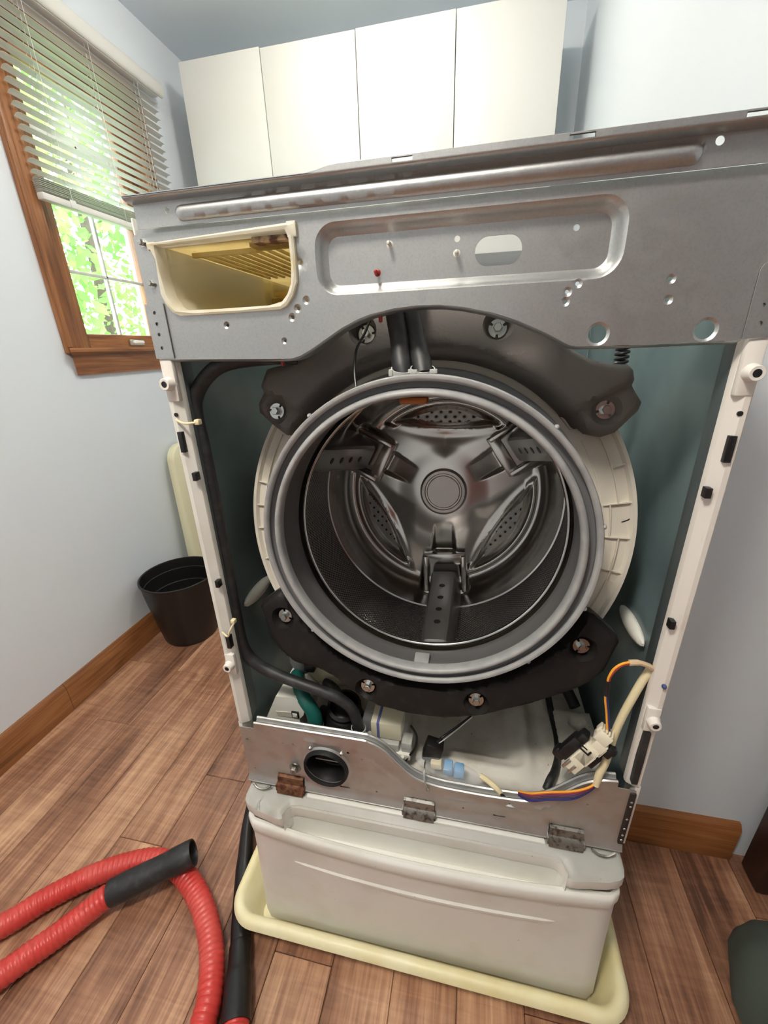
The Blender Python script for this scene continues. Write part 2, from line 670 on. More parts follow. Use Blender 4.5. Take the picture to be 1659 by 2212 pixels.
def sheet(mb, outline, holes, depth, place, spacing, thick, rings=(), mi=0, edge_s=None):
    """pressed plate: outline with real holes, front surface pushed by depth(a,b); place(a,b,d)->xyz"""
    es = edge_s or spacing
    loops = [dens(outline, es)] + [list(h) for h in holes]
    hl = [list(h) for h in holes]
    pts, edges = [], []
    for lp in loops + [dens(r, es) for r in rings]:
        b = len(pts)
        pts += [Vector(p) for p in lp]
        edges += [(b + i, b + (i + 1) % len(lp)) for i in range(len(lp))]
    xs = [p[0] for p in outline]
    ys = [p[1] for p in outline]
    allb = [(loops[0], True)] + [(h, True) for h in hl]
    ny = int((max(ys) - min(ys)) / spacing) + 1
    nx = int((max(xs) - min(xs)) / spacing) + 1
    ringd = [dens(r, es) for r in rings]
    occ = set()
    for p in pts:
        occ.add((int(p.x / spacing), int(p.y / spacing)))
    for i in range(nx + 1):
        for j in range(ny + 1):
            x = min(xs) + (i + (0.5 if j % 2 else 0)) * spacing
            y = min(ys) + j * spacing
            if (int(x / spacing), int(y / spacing)) in occ:
                continue
            if not inpoly(x, y, outline) or any(inpoly(x, y, h) for h in hl):
                continue
            pts.append(Vector((x, y)))
    r = delaunay_2d_cdt(pts, edges, [], 0, 1e-7)
    V, F = r[0], r[2]
    keep = []
    for f in F:
        cx = sum(V[i].x for i in f) / len(f)
        cy = sum(V[i].y for i in f) / len(f)
        if inpoly(cx, cy, outline) and not any(inpoly(cx, cy, h) for h in hl):
            keep.append(list(f))
    n = len(V)
    dd = [depth(p.x, p.y) for p in V]
    front = [place(V[i].x, V[i].y, dd[i]) for i in range(n)]
    back = [place(V[i].x, V[i].y, dd[i] + thick) for i in range(n)]
    ecount = {}
    for f in keep:
        for a, b in zip(f, f[1:] + f[:1]):
            k = (min(a, b), max(a, b))
            ecount.setdefault(k, []).append((a, b))
    faces = [f[:] for f in keep] + [[i + n for i in reversed(f)] for f in keep]
    for k, l in ecount.items():
        if len(l) == 1:
            a, b = l[0]
            faces.append([b, a, a + n, b + n])
    used = sorted({i for f in faces for i in f})
    mp = {u: i for i, u in enumerate(used)}
    allv = front + back
    mb.add([allv[u] for u in used], [[mp[i] for i in f] for f in faces], mi)
    return mb


XZ = lambda y0: (lambda a, b, d: (a, y0 + d, b))
RX90 = Matrix.Rotation(PI / 2, 4, 'X')          # local z -> -y


def along_y(x, y, z):
    """lathe axis (local z) pointing to -y at (x,y,z)"""
    return Matrix.Translation((x, y, z)) @ RX90


def align(p, d):
    q = Vector((0, 0, 1)).rotation_difference(Vector(d).normalized())
    return Matrix.Translation(p) @ q.to_matrix().to_4x4()


# ================================================================== ROOM
ZC = 2.434          # ceiling
XL, YB, XS, YF = -1.32, 1.87, 0.43, 0.28     # left wall, back wall, alcove side wall, wing wall
XR, YN = 1.62, -2.6                          # right and near walls behind the viewer


def room():
    # window opening in the left wall
    wy0, wy1, wz0, wz1 = 0.815, 1.36, 1.215, 2.10
    m = MB()
    t = 0.16
    m.box((XL - t, YN, 0), (XL, wy0, ZC))
    m.box((XL - t, wy1, 0), (XL, YB + 0.12, ZC))
    m.box((XL - t, wy0, 0), (XL, wy1, wz0))
    m.box((XL - t, wy0, wz1), (XL, wy1, ZC))
    struct(m.build('wall_left', wall_m, angle=0))
    struct(MB().box((XL, YB, 0), (XS + 0.12, YB + 0.12, ZC)).build('wall_back', wall_m, angle=0))
    struct(MB().box((XS, YF + 0.12, 0), (XS + 0.12, YB, ZC)).build('wall_alcove', wall_m, angle=0))
    struct(MB().box((XS, YF, 0), (XR + 0.12, YF + 0.12, ZC)).build('wall_wing', wall_m, angle=0))
    struct(MB().box((XR, YN, 0), (XR + 0.12, YF, ZC)).build('wall_right', wall_m, angle=0))
    struct(MB().box((XL - t, YN - 0.12, 0), (XR + 0.12, YN, ZC)).build('wall_near', wall_m, angle=0))
    struct(MB().box((XL - t, YN - 0.12, ZC), (XR + 0.12, YB + 0.12, ZC + 0.1)).build('ceiling', ceil_m, angle=0))

    # floor of planks laid along y
    fl = MB().box((XL - t, YN - 0.12, -0.06), (XR + 0.12, YB + 0.12, -0.013)).build('floor', subfloor, angle=0)
    struct(fl)
    wdt, x0 = 0.127, -1.06 - 3 * 0.127
    offs = {0: 0.1, 1: 0.62, 2: 0.341, 3: -0.62, 4: 0.86, 5: 0.029, 6: 0.226, 7: -0.35, 8: 0.72, 9: -0.1, 10: -0.55, 11: 0.3}
    L = 1.22
    cache = {}
    for k in range(25):
        xa, xb = x0 + k * wdt, x0 + (k + 1) * wdt
        xa, xb = max(xa, XL), min(xb, XR)
        if xb - xa < 0.02:
            continue
        y = offs.get(k, rnd.uniform(-0.6, 0.6)) - 4 * L
        while y < YB:
            a, b = max(y, YN), min(y + L, YB)
            y += L
            if b - a < 0.03:
                continue
            key = (round(xb - xa, 4), round(b - a, 4))
            if key not in cache:
                o = MB().box((0.0005, 0.0005, -0.012), (xb - xa - 0.0005, b - a - 0.0005, 0.0), 0.0013, seg=1).build('floor_plank', floor_m, angle=0)
                cache[key] = o.data
                o.location = (xa, a, 0)
            else:
                o = bpy.data.objects.new('floor_plank', cache[key])
                COL.objects.link(o)
                o.location = (xa, a, 0)
            adopt(o, fl)

    def base(name, pts, h, d, mt, side):
        """profiled baseboard from p to q, thickness towards side"""
        (px, py), (qx, qy) = pts
        prof = [(0, 0), (d, 0), (d, h - 0.014), (d - 0.004, h - 0.006), (d - 0.009, h), (0, h)]
        r = []
        for (x, y) in pts:
            r.append([(x + side[0] * u, y + side[1] * u, z) for u, z in prof])
        return struct(MB().loft(r, True, True, True).build(name, mt, angle=30))
    base('baseboard_left', [(XL, YN), (XL, 0.36)], 0.115, 0.015, oak, (1, 0))
    base('baseboard_left.001', [(XL, 0.3615), (XL, YB)], 0.115, 0.015, oak, (1, 0))
    base('baseboard_back', [(XL + 0.015, YB), (XS, YB)], 0.115, 0.015, oak_x, (0, -1))
    base('baseboard_alcove', [(XS, YF), (XS, YB - 0.015)], 0.115, 0.015, oak, (-1, 0))
    base('baseboard_wing', [(XS - 0.015, YF), (0.722, YF)], 0.118, 0.016, oak_x, (0, -1))

    # dark wooden door folded back against the wing wall, at the right edge
    d = empty('door_1', (1.14, 0.226, 0.0))
    struct(d)
    MB().box((0.737, 0.195, 0.012), (1.55, 0.255, 2.05), 0.004).build('door_panel', darkwood, d)
    MB().lathe([(0.0, 0.0), (0.024, 0.0), (0.026, 0.006), (0.012, 0.012), (0.010, 0.035), (0.024, 0.045), (0.028, 0.058), (0.02, 0.07), (0.0, 0.072)], 20, along_y(1.48, 0.195, 1.0)).build('door_handle', brass_m, d)
    d2 = empty('added_door', (1.02, YN + 0.03, 0.0))  # added unseen door, gives the steel front a red-brown reflection
    struct(d2)
    mm = MB().box((0.42, YN, 0.01), (1.50, YN + 0.045, 2.04), 0.004)
    for zz in ((0.15, 0.9), (1.05, 1.9)):
        for xx in ((0.50, 0.90), (1.02, 1.42)):
            mm.box((xx[0], YN + 0.04, zz[0]), (xx[1], YN + 0.058, zz[1]), 0.012)
    mm.build('door_panel', redwood, d2)
    mm = MB()
    for bx in (((0.32, YN, 0), (0.415, YN + 0.06, 2.13)), ((1.505, YN, 0), (1.60, YN + 0.06, 2.13)), ((0.415, YN, 2.045), (1.505, YN + 0.06, 2.13))):
        mm.box(bx[0], bx[1], 0.006)
    mm.build('added_door_casing', redwood, d2)

    # ---------------- window
    w = empty('window_1', (XL, 1.085, wz0))
    struct(w)
    cx = XL + 0.018
    mm = MB().box((XL - 0.002, 0.758, 1.20), (cx, 0.818, 2.16), 0.005).box((XL + 0.016, 0.760, 1.22), (XL + 0.024, 0.775, 2.16), 0.003)
    mm.build('window_casing', oak_z, w)
    MB().box((XL - 0.002, 1.357, 1.20), (cx, 1.417, 2.16), 0.005).build('window_casing', oak_z, w)
    MB().box((XL - 0.002, 0.758, 2.10), (cx, 1.417, 2.16), 0.005).build('window_casing', oak, w)
    # jamb lining
    MB().box((XL - 0.13, 0.812, 1.21), (XL + 0.002, 0.826, 2.10), 0.002).build('window_jamb', oak_z, w)
    MB().box((XL - 0.13, 1.352, 1.21), (XL + 0.002, 1.362, 2.10), 0.002).build('window_jamb', oak_z, w)
    MB().box((XL - 0.13, 0.812, 2.09), (XL + 0.002, 1.362, 2.102), 0.002).build('window_jamb', oak, w)
    # moulded stool and apron with returned ends
    prof = [(0, 1.218), (0.030, 1.218), (0.034, 1.213), (0.034, 1.205), (0.029, 1.198), (0.022, 1.192), (0.018, 1.176), (0.013, 1.150), (0.011, 1.138), (0.011, 1.128), (0, 1.128)]
    r = []
    for y, sg in ((0.750, 1), (1.425, -1)):
        r.append([(XL + px, y + sg * (0.034 - px) * 1.0, pz) for px, pz in prof])
    MB().loft(r, True, True, True).build('window_stool', oak, w, 30)
    # sash
    sx0, sx1 = XL - 0.07, XL - 0.035
    gy0, gy1, gz0, gz1 = 0.905, 1.268, 1.268, 2.05
    MB().box((sx0, 0.826, 1.218), (sx1, gy0, 2.09), 0.004).build('sash_stile', oak_z, w)
    MB().box((sx0, gy1, 1.218), (sx1, 1.352, 2.09), 0.004).build('sash_stile', oak_z, w)
    MB().box((sx0, gy0, 1.218), (sx1, gy1, gz0), 0.004).build('sash_rail', oak, w)
    MB().box((sx0, gy0, gz1), (sx1, gy1, 2.09), 0.004).build('sash_rail', oak, w)
    zs = [gz0, 1.474, 1.680, 1.880, gz1]
    ym = 1.078
    gx = XL - 0.052
    MB().box((gx - 0.008, ym - 0.005, gz0), (gx + 0.008, ym + 0.005, gz1), 0.002).build('muntin', vinyl_w, w)
    for z in zs[1:4]:
        MB().box((gx - 0.008, gy0, z - 0.005), (gx + 0.008, gy1, z + 0.005), 0.002).build('muntin', vinyl_w, w)
    for i in range(4):
        for ya, yb in ((gy0, ym), (ym, gy1)):
            MB().box((gx - 0.0015, ya, zs[i]), (gx + 0.0015, yb, zs[i + 1])).build('pane', glass_m, w, 0)
    lk = MB().box((sx1, 1.095, 1.228), (sx1 + 0.012, 1.175, 1.250), 0.004).build('sash_lock', brass_m, w)
    MB().box((sx1 + 0.011, 1.105, 1.234), (sx1 + 0.022, 1.165, 1.246), 0.005).build('lock_lever', white_pl, lk)


def outdoors():
    struct(MB().box((-30, -20, -1.2), (-1.9, 26, -1.0)).build('ground', lawn_m, angle=0))
    specs = [((-4.9, 2.5), 5.6, 1.7, 'bushy green tree outside, behind the lower left window panes'),
             ((-6.6, 6.6), 7.0, 2.2, 'tall leafy tree outside, behind the right window panes'),
             ((-11.5, 4.6), 9.0, 2.9, 'big pale green tree farther outside, behind the blind slats')]
    for (x, y), h, r, lab in specs:
        t = empty('leafy_tree', (x, y, -1.0))
        tag(t, lab, 'tree', 'trees outside the window')
        MB().tube([(x, y, -1.0), (x + 0.1, y, 1.0), (x, y + 0.1, h * 0.6)], [0.18, 0.14, 0.07], 10).build('trunk', trunk_m, t)
        m = MB()
        for i in range(4200):
            a, b = rnd.uniform(0, 2 * PI), math.acos(rnd.uniform(-1, 1))
            q = r * (0.55 + 0.5 * rnd.random())
            c = Vector((x + q * math.sin(b) * math.cos(a), y + q * math.sin(b) * math.sin(a), h * 0.45 + (h * 0.42 / r) * q * math.cos(b)))
            s = rnd.uniform(0.05, 0.11)
            u = Vector((rnd.uniform(-1, 1), rnd.uniform(-1, 1), rnd.uniform(-1, 1))).normalized()
            v = u.orthogonal().normalized()
            m.add([c - u * s, c + v * s * 0.5, c + u * s, c - v * s * 0.5], [[0, 1, 2, 3]])
        tag(m.build('foliage', leaf_m, t, 0), kind='stuff')


def ceiling_lamp(x, y, r, power, label):
    o = empty('ceiling_lamp', (x, y, ZC))
    tag(o, label, 'lamp')
    Mx = Matrix.Translation((x, y, ZC))
    MB().lathe([(0.0, -0.001), (0.07, -0.001), (0.07, -0.010), (0.025, -0.016), (0.025, -0.060), (0.05, -0.068), (0.0, -0.069)], 40, Mx).build('lamp_base', white_pl, o)
    sh = mat('lamp_shade_glow_%d' % int(power), (255, 246, 232), 0.5, emit=((255, 246, 233), power))
    pr = []
    for i in range(-6, 9):
        t = PI / 2 * i / 8
        pr.append((r * math.cos(t) * (1 if i >= 0 else 0.95), -0.090 - (0.075 if i >= 0 else 0.030) * math.sin(t)))
    MB().lathe(pr, 40, Mx).build('lamp_shade', sh, o)


def wall_cabinets():
    y0, yb, z0, z1 = 1.54, YB - 0.001, 1.538, 2.297
    units = [((-1.190, -0.8290, -0.4395), 'white wall cabinet beside the window, left of the pair, with two plain doors'),
             ((-0.4355, -0.0615, 0.3125), 'white wall cabinet away from the window, a lamp mirrored on its left door')]
    for (xa, xm, xb), lab in units:
        o = empty('wall_cabinet', ((xa + xb) / 2, yb, z0))
        tag(o, lab, 'cabinet', 'wall cabinets above the washer')
        t = 0.018
        m = MB()
        m.box((xa + 0.001, y0 + 0.020, z0), (xa + t, yb, z1), 0.001)
        m.box((xb - t, y0 + 0.020, z0), (xb - 0.001, yb, z1), 0.001)
        m.box((xa + t, y0 + 0.020, z0), (xb - t, yb, z0 + t))
        m.box((xa + t, y0 + 0.020, z1 - t), (xb - t, yb, z1))
        m.box((xa + t, yb - 0.008, z0 + t), (xb - t, yb, z1 - t))
        m.box((xa + t, y0 + 0.04, 1.91), (xb - t, yb - 0.01, 1.928))
        m.build('body', cab_m, o)
        dz = 0.003 if xa < -1 else 0.0
        MB().box((xa, y0, z0 - 0.002), (xm - 0.0016, y0 + 0.018, z1 + 0.001 + dz), 0.0012).build('door', cab_m, o)
        MB().box((xm + 0.0016, y0 + (0.002 if xa < -1 else 0), z0 - 0.002), (xb, y0 + 0.0195, z1), 0.0012).build('door', cab_m, o)


def blind():
    o = empty('window_blind', (XL + 0.035, 1.14, 2.16))
    tag(o, 'white venetian blind half lowered over the upper window panes', 'blind')
    ya, yb, xc = 0.800, 1.474, XL + 0.036
    # curved valance with rounded end
    prof = []
    for i in range(9):
        a = PI * i / 8
        prof.append((0.012 * math.sin(a) + 0.022, 2.200 + 0.026 * math.cos(a)))
    rings = []
    for y, s in ((0.775, 1), (1.492, 1), (1.499, 0.9), (1.503, 0.7)):
        rings.append([(XL + 0.036 + px * s, y, 2.2 + (pz - 2.2) * s) for px, pz in prof] + [(XL + 0.036 + (px - 0.004) * s, y, 2.2 + (pz - 2.2) * s * 0.94) for px, pz in reversed(prof)])
    MB().loft(rings, True, True, True).build('valance', blind_m, o)
    MB().box((xc - 0.013, ya, 2.172), (xc + 0.018, yb, 2.205), 0.002).build('head_rail', blind_m, o)
    # slats
    n, zt, st = 17, 2.151, 0.0267
    prof = [(-0.0125, -0.0045), (-0.006, -0.0005), (0.0, 0.0012), (0.006, 0.0005), (0.0125, -0.002)]
    tilt = -0.13
    pr2 = []
    for x, z in prof:
        pr2.append((x * math.cos(tilt) + z * math.sin(tilt), -x * math.sin(tilt) + z * math.cos(tilt)))
    r0 = [[(x, y, z) for x, z in pr2] + [(x, y, z - 0.0006) for x, z in reversed(pr2)] for y in (ya, yb)]
    me = None
    for i in range(n):
        z = zt - i * st
        if me is None:
            s = MB().loft(r0, True, True, True).build('slat', blind_m)
            me = s.data
        else:
            s = bpy.data.objects.new('slat', me)
            COL.objects.link(s)
        s.location = (xc, 0, z)
        adopt(s, o)
    for i in range(7):       # gathered slats resting on the bottom rail
        s = bpy.data.objects.new('slat', me)
        COL.objects.link(s)
        s.location = (xc + rnd.uniform(-0.001, 0.001), 0, 1.706 - i * 0.0052)
        adopt(s, o)
    MB().box((xc - 0.0125, ya, 1.648), (xc + 0.0125, yb, 1.668), 0.004).build('bottom_rail', blind_m, o)
    for y in (0.905, 1.137, 1.36):
        m = MB()
        m.tube([(xc + 0.0145, y, 2.18), (xc + 0.0145, y, 1.66)], 0.0008, 6)
        m.tube([(xc - 0.0145, y, 2.18), (xc - 0.0145, y, 1.66)], 0.0008, 6)
        m.tube([(xc, y, 2.18), (xc, y, 1.66)], 0.0009, 6)
        m.build('ladder_cord', blind_m, o)
    m = MB().box((xc + 0.011, 0.895, 1.648), (xc + 0.016, 0.918, 1.672), 0.003)
    m.build('cord_clip', mat('clear_clip', (226, 228, 226), 0.2), o)


room()
outdoors()
wall_cabinets()
blind()
ceiling_lamp(-0.36, 0.98, 0.095, LAMP_BACK, 'round white ceiling lamp above the washer, before the wall cabinets')
ceiling_lamp(-0.35, -0.75, 0.15, LAMP_FRONT, 'round white ceiling lamp overhead in front of the washer')


# ================================================================== WASHER
TUB_O, TILT = Vector((0, 0.10, 0.92)), math.radians(10)
TUB = Matrix(((1, 0, 0, 0), (0, math.cos(TILT), math.sin(TILT), 0.10), (0, -math.sin(TILT), math.cos(TILT), 0.92), (0, 0, 0, 1)))
TUBZ = TUB @ Matrix.Rotation(-PI / 2, 4, 'X')     # lathe frame: local z runs back along the drum axis
ROT = math.radians(3.0)


def washer_cabinet(wa):
    # outer side panels with dark inner faces
    for s in (-1, 1):
        x0, x1 = sorted((s * 0.3405, s * 0.343))
        MB().box((x0, 0.002, 0.402), (x1, 0.70, 1.335), 0.001).build('side_panel', white_en, wa)
        # pressed inner skin, with a round dimple low at the front
        m = MB()
        ou = [(0.036, 0.404), (0.69, 0.404), (0.69, 1.31), (0.036, 1.31)]

        def dep(a, b, s=s):
            d = math.hypot(a - 0.115, (b - 0.765) * 1.0)
            e = 0.006 * (1 - sstep(0.045, 0.062, d))
            q = abs(a - 0.42)
            e += 0.006 * (1 - sstep(0.03, 0.05, q)) * sstep(0.5, 0.55, b)
            return e
        sheet(m, ou, [], dep, (lambda a, b, d, s=s: (s * (0.3385 - d), a, b)), 0.03, -0.0008,
              rings=[circle(0.115, 0.765, 0.045, 28), circle(0.115, 0.765, 0.062, 28)], edge_s=0.05)
        m.build('inner_side_panel', slate, wa)
        m = MB().sphere((0, 0, 0), (0.010, 0.052, 0.0135), 18, M=Matrix.Translation((s * 0.328, 0.113, 0.756)) @ Matrix.Rotation(s * 0.0, 4, 'X'))
        m.build('side_oblong', white_pl, wa)  # white rounded oblong on the inner side panel
    MB().box((-0.338, 0.688, 0.402), (0.338, 0.70, 1.28), 0.001).build('back_panel', slate, wa)
    MB().box((-0.338, 0.0, 0.402), (0.338, 0.70, 0.408)).build('bottom_plate', steel_low, wa)

    # front rails
    for s in (-1, 1):
        z0, z1 = 0.538, 1.182
        pf = [(0.3432, 0.004), (0.3422, -0.0015), (0.3405, -0.003), (0.3350, -0.003), (0.3325, -0.0012), (0.3235, 0.004), (0.3222, 0.007), (0.3222, 0.012), (0.3350, 0.012), (0.3432, 0.012)]
        r = [[(s * x, y, z) for x, y in pf] for z in (z0, z1)]
        rail_m = white_rail if s > 0 else white_en
        rail = MB().loft(r, True, True, True).build('front_rail', rail_m, wa, 25)
        # flat ends of the rail, top and bottom, with screw bosses
        for za, zb in ((1.125, 1.180), (0.656, 0.700)):
            MB().box((min(s * 0.3232, s * 0.3415), -0.0045, za), (max(s * 0.3232, s * 0.3415), 0.004, zb), 0.0025).build('rail_pad', white_rail, rail)
        for z in (1.148, 0.677):
            b = MB().lathe([(0.0105, 0.002), (0.0085, 0.006), (0.0078, 0.0135), (0.0070, 0.0145), (0.0042, 0.0143), (0.0040, 0.004), (0.0, 0.004)], 20, along_y(s * 0.3335, 0.0, z))
            b.build('screw_boss', white_rail, rail)
            MB().lathe([(0.0, 0.0139), (0.0041, 0.0141)], 14, along_y(s * 0.3335, 0.0, z)).build('bore', black_pl, rail)
        # dark inner return of the rail
        MB().box((min(s * 0.3225, s * 0.3385), 0.010, z0), (max(s * 0.3225, s * 0.3385), 0.0362, 1.182), 0.0015).build('rail_return', slate_d, rail)
        # foam pads, clips, holes
        pads = [((0.3335, 1.070), (0.0035, 0.0145)), ((0.3245, 1.020), (0.0032, 0.0060)), ((0.3245, 0.8415), (0.0032, 0.0060))]
        if s < 0:
            pads.append(((0.3265, 0.727), (0.0035, 0.0125)))
        for (x, z), (a, b) in pads:
            MB().box((s * x - a, -0.006, z - b), (s * x + a, 0.004, z + b), 0.0006).build('foam_pad', black_pl, rail)
        for x, z, q in ((0.3345, 1.1075, 0.0027), (0.3325, 1.157, 0.0016), (0.332, 1.1385, 0.0022), (0.3335, 0.687, 0.0012)):
            MB().lathe([(0.0, 0.0026), (q, 0.0026), (q, 0.0005)], 12, along_y(s * x, -0.0008, z)).build('rail_hole', black_pl, rail)
        # lower leg of the cabinet beside the bottom panel
        MB().box((min(s * 0.3352, s * 0.3432), -0.003, 0.402), (max(s * 0.3352, s * 0.3432), 0.012, 0.54), 0.001).build('rail_foot', white_rail, rail)
    # sealing foam strip and riveted strip on the right leg
    m = MB()
    pts = [(0.3268, 0.548), (0.3348, 0.548), (0.3352, 0.60), (0.3345, 0.655), (0.3272, 0.655), (0.3262, 0.60)]
    m.loft([[(x, y, z) for x, z in pts] for y in (-0.0065, 0.004)], True, True, True)
    m.build('sealing_foam', black_rub, wa, 0)
    m = MB().box((0.3265, -0.0125, 0.412), (0.3355, -0.004, 0.534), 0.0015)
    st = m.build('riveted_strip', mat('dirty_strip', (40, 32, 28), 0.6), wa)
    for z in (0.515, 0.505, 0.475, 0.452, 0.436, 0.424):
        MB().sphere((0.331, -0.0125, z), (0.0022, 0.0012, 0.0022), 10).build('rivet', bolt_m, st)
    MB().sphere((0.335, -0.004, 0.741), (0.0032, 0.004, 0.0036), 12).build('blue_plug', blue_p, wa)
    # rust runs on the right rail
    # cable ties
    for z, x1, zz in ((1.1005, -0.298, 1.0985), (0.7465, -0.305, 0.774)):
        pts = [(-0.3345, -0.004, z), (-0.322, -0.009, z - 0.003), ((x1 - 0.322) / 2 - 0.0, -0.012, (z + zz) / 2 - 0.002), (x1, -0.006, zz)]
        m = MB().tube(spline(pts, 6), 0.0017, 8)
        m.box((x1 - 0.006, -0.010, zz - 0.0035), (x1 + 0.001, -0.002, zz + 0.0035), 0.001)
        m.build('cable_tie', sleeve_m, wa)


def top_frame(wa):
    # lower band with pressed bead and two round holes
    ou = [(-0.3265, 1.3195), (0.341, 1.3195), (0.341, 1.3445), (-0.3265, 1.3445)]
    holes = [circle(-0.284, 1.3345, 0.0031, 14), circle(0.259, 1.3385, 0.0036, 14)]

    def dep(a, b):
        zc = 1.3305 + (a + 0.27) * 0.001
        ax = max(-0.2655 - a, a - 0.2395, 0)
        d = math.hypot(ax, b - zc)
        e = -0.0065 * math.sqrt(max(0.0, 1 - min(1, d / 0.0078) ** 2))
        return e
    m = MB()
    sheet(m, ou, holes, dep, XZ(-0.0095), 0.0035, 0.0012, edge_s=0.004,
          rings=[rrect(-0.2733, 0.2473, 1.3227, 1.3383, 0.0077, 8), rrect(-0.2715, 0.2455, 1.3245, 1.3365, 0.006, 8)])
    # rounded top lip, slightly narrower at the left end, with slots
    xs = [-0.3285, -0.325, -0.20, -0.112, -0.104, -0.096, -0.088, -0.080]
    slots = [(-0.0245, -0.0045), (0.1345, 0.156), (0.2695, 0.297)]
    for a, b in slots:
        xs += [a, b]
    xs += [-0.05, 0.05, 0.10, 0.20, 0.24, 0.32, 0.3425]
    xs.sort()

    def prof(x):
        h = 1.3530 - 0.0042 * (1 - sstep(-0.112, -0.080, x))
        b = 1.3435
        p = [(-0.008, b - 0.0005)]
        for i in range(7):
            t = PI / 2 * i / 6
            p.append((-0.0105 - 0.0120 * math.sin(t), b + 0.0034 * (1 - math.cos(t))))
        p += [(-0.0225, b + 0.0042), (-0.0225, h - 0.0017), (-0.0225, h - 0.0006), (-0.0217, h), (-0.0205, h), (-0.0197, h - 0.0006), (-0.0197, h - 0.0017), (-0.0197, b + 0.0042), (-0.0185, b + 0.0038), (-0.0080, b + 0.0010)]
        return p
    P = [prof(x) for x in xs]
    V = [(x, y, z) for x, p in zip(xs, P) for y, z in p]
    k = len(P[0])
    F = []
    for i in range(len(xs) - 1):
        xm = (xs[i] + xs[i + 1]) / 2
        for j in range(k - 1):
            if j in (8, 14) and any(a < xm < b for a, b in slots):
                continue
            F.append([i * k + j, i * k + j + 1, (i + 1) * k + j + 1, (i + 1) * k + j])
    m.add(V, F)
    m.build('top_frame', steel, wa, 40)


UP_OUT = [(-0.3395, 1.3225), (-0.3395, 1.1785), (-0.166, 1.1745), (-0.156, 1.1748), (-0.145, 1.1775), (-0.132, 1.1835), (-0.119, 1.1905), (-0.090, 1.2065), (-0.072, 1.2140),
          (-0.056, 1.2190), (-0.029, 1.2235), (-0.003, 1.2252), (0.022, 1.2248), (0.047, 1.2215), (0.076, 1.2150), (0.105, 1.2055), (0.135, 1.1920),
          (0.152, 1.1830), (0.160, 1.1792), (0.168, 1.1778), (0.235, 1.1775), (0.314, 1.1785), (0.3175, 1.1805), (0.3405, 1.1805), (0.3405, 1.3225)]
DISP_OUT = [(-0.3200, 1.3055), (-0.3195, 1.2995), (-0.3120, 1.2975), (-0.3150, 1.2530), (-0.3110, 1.2420), (-0.3040, 1.2325), (-0.2950, 1.2280), (-0.2380, 1.2278), (-0.1620, 1.2288),
            (-0.1540, 1.2320), (-0.1450, 1.2420), (-0.1385, 1.2560), (-0.1372, 1.2800), (-0.1372, 1.2990), (-0.1345, 1.3010), (-0.1345, 1.3110), (-0.1400, 1.3120)]
DISP_IN = [(-0.3105, 1.3030), (-0.3100, 1.2980), (-0.3105, 1.2700), (-0.3070, 1.2510), (-0.2995, 1.2390), (-0.2910, 1.2335), (-0.2380, 1.2332), (-0.1670, 1.2338),
           (-0.1590, 1.2370), (-0.1510, 1.2450), (-0.1455, 1.2560), (-0.1440, 1.2720), (-0.1440, 1.2890), (-0.1440, 1.2980), (-0.1450, 1.3010), (-0.1480, 1.3050), (-0.1500, 1.3052)]


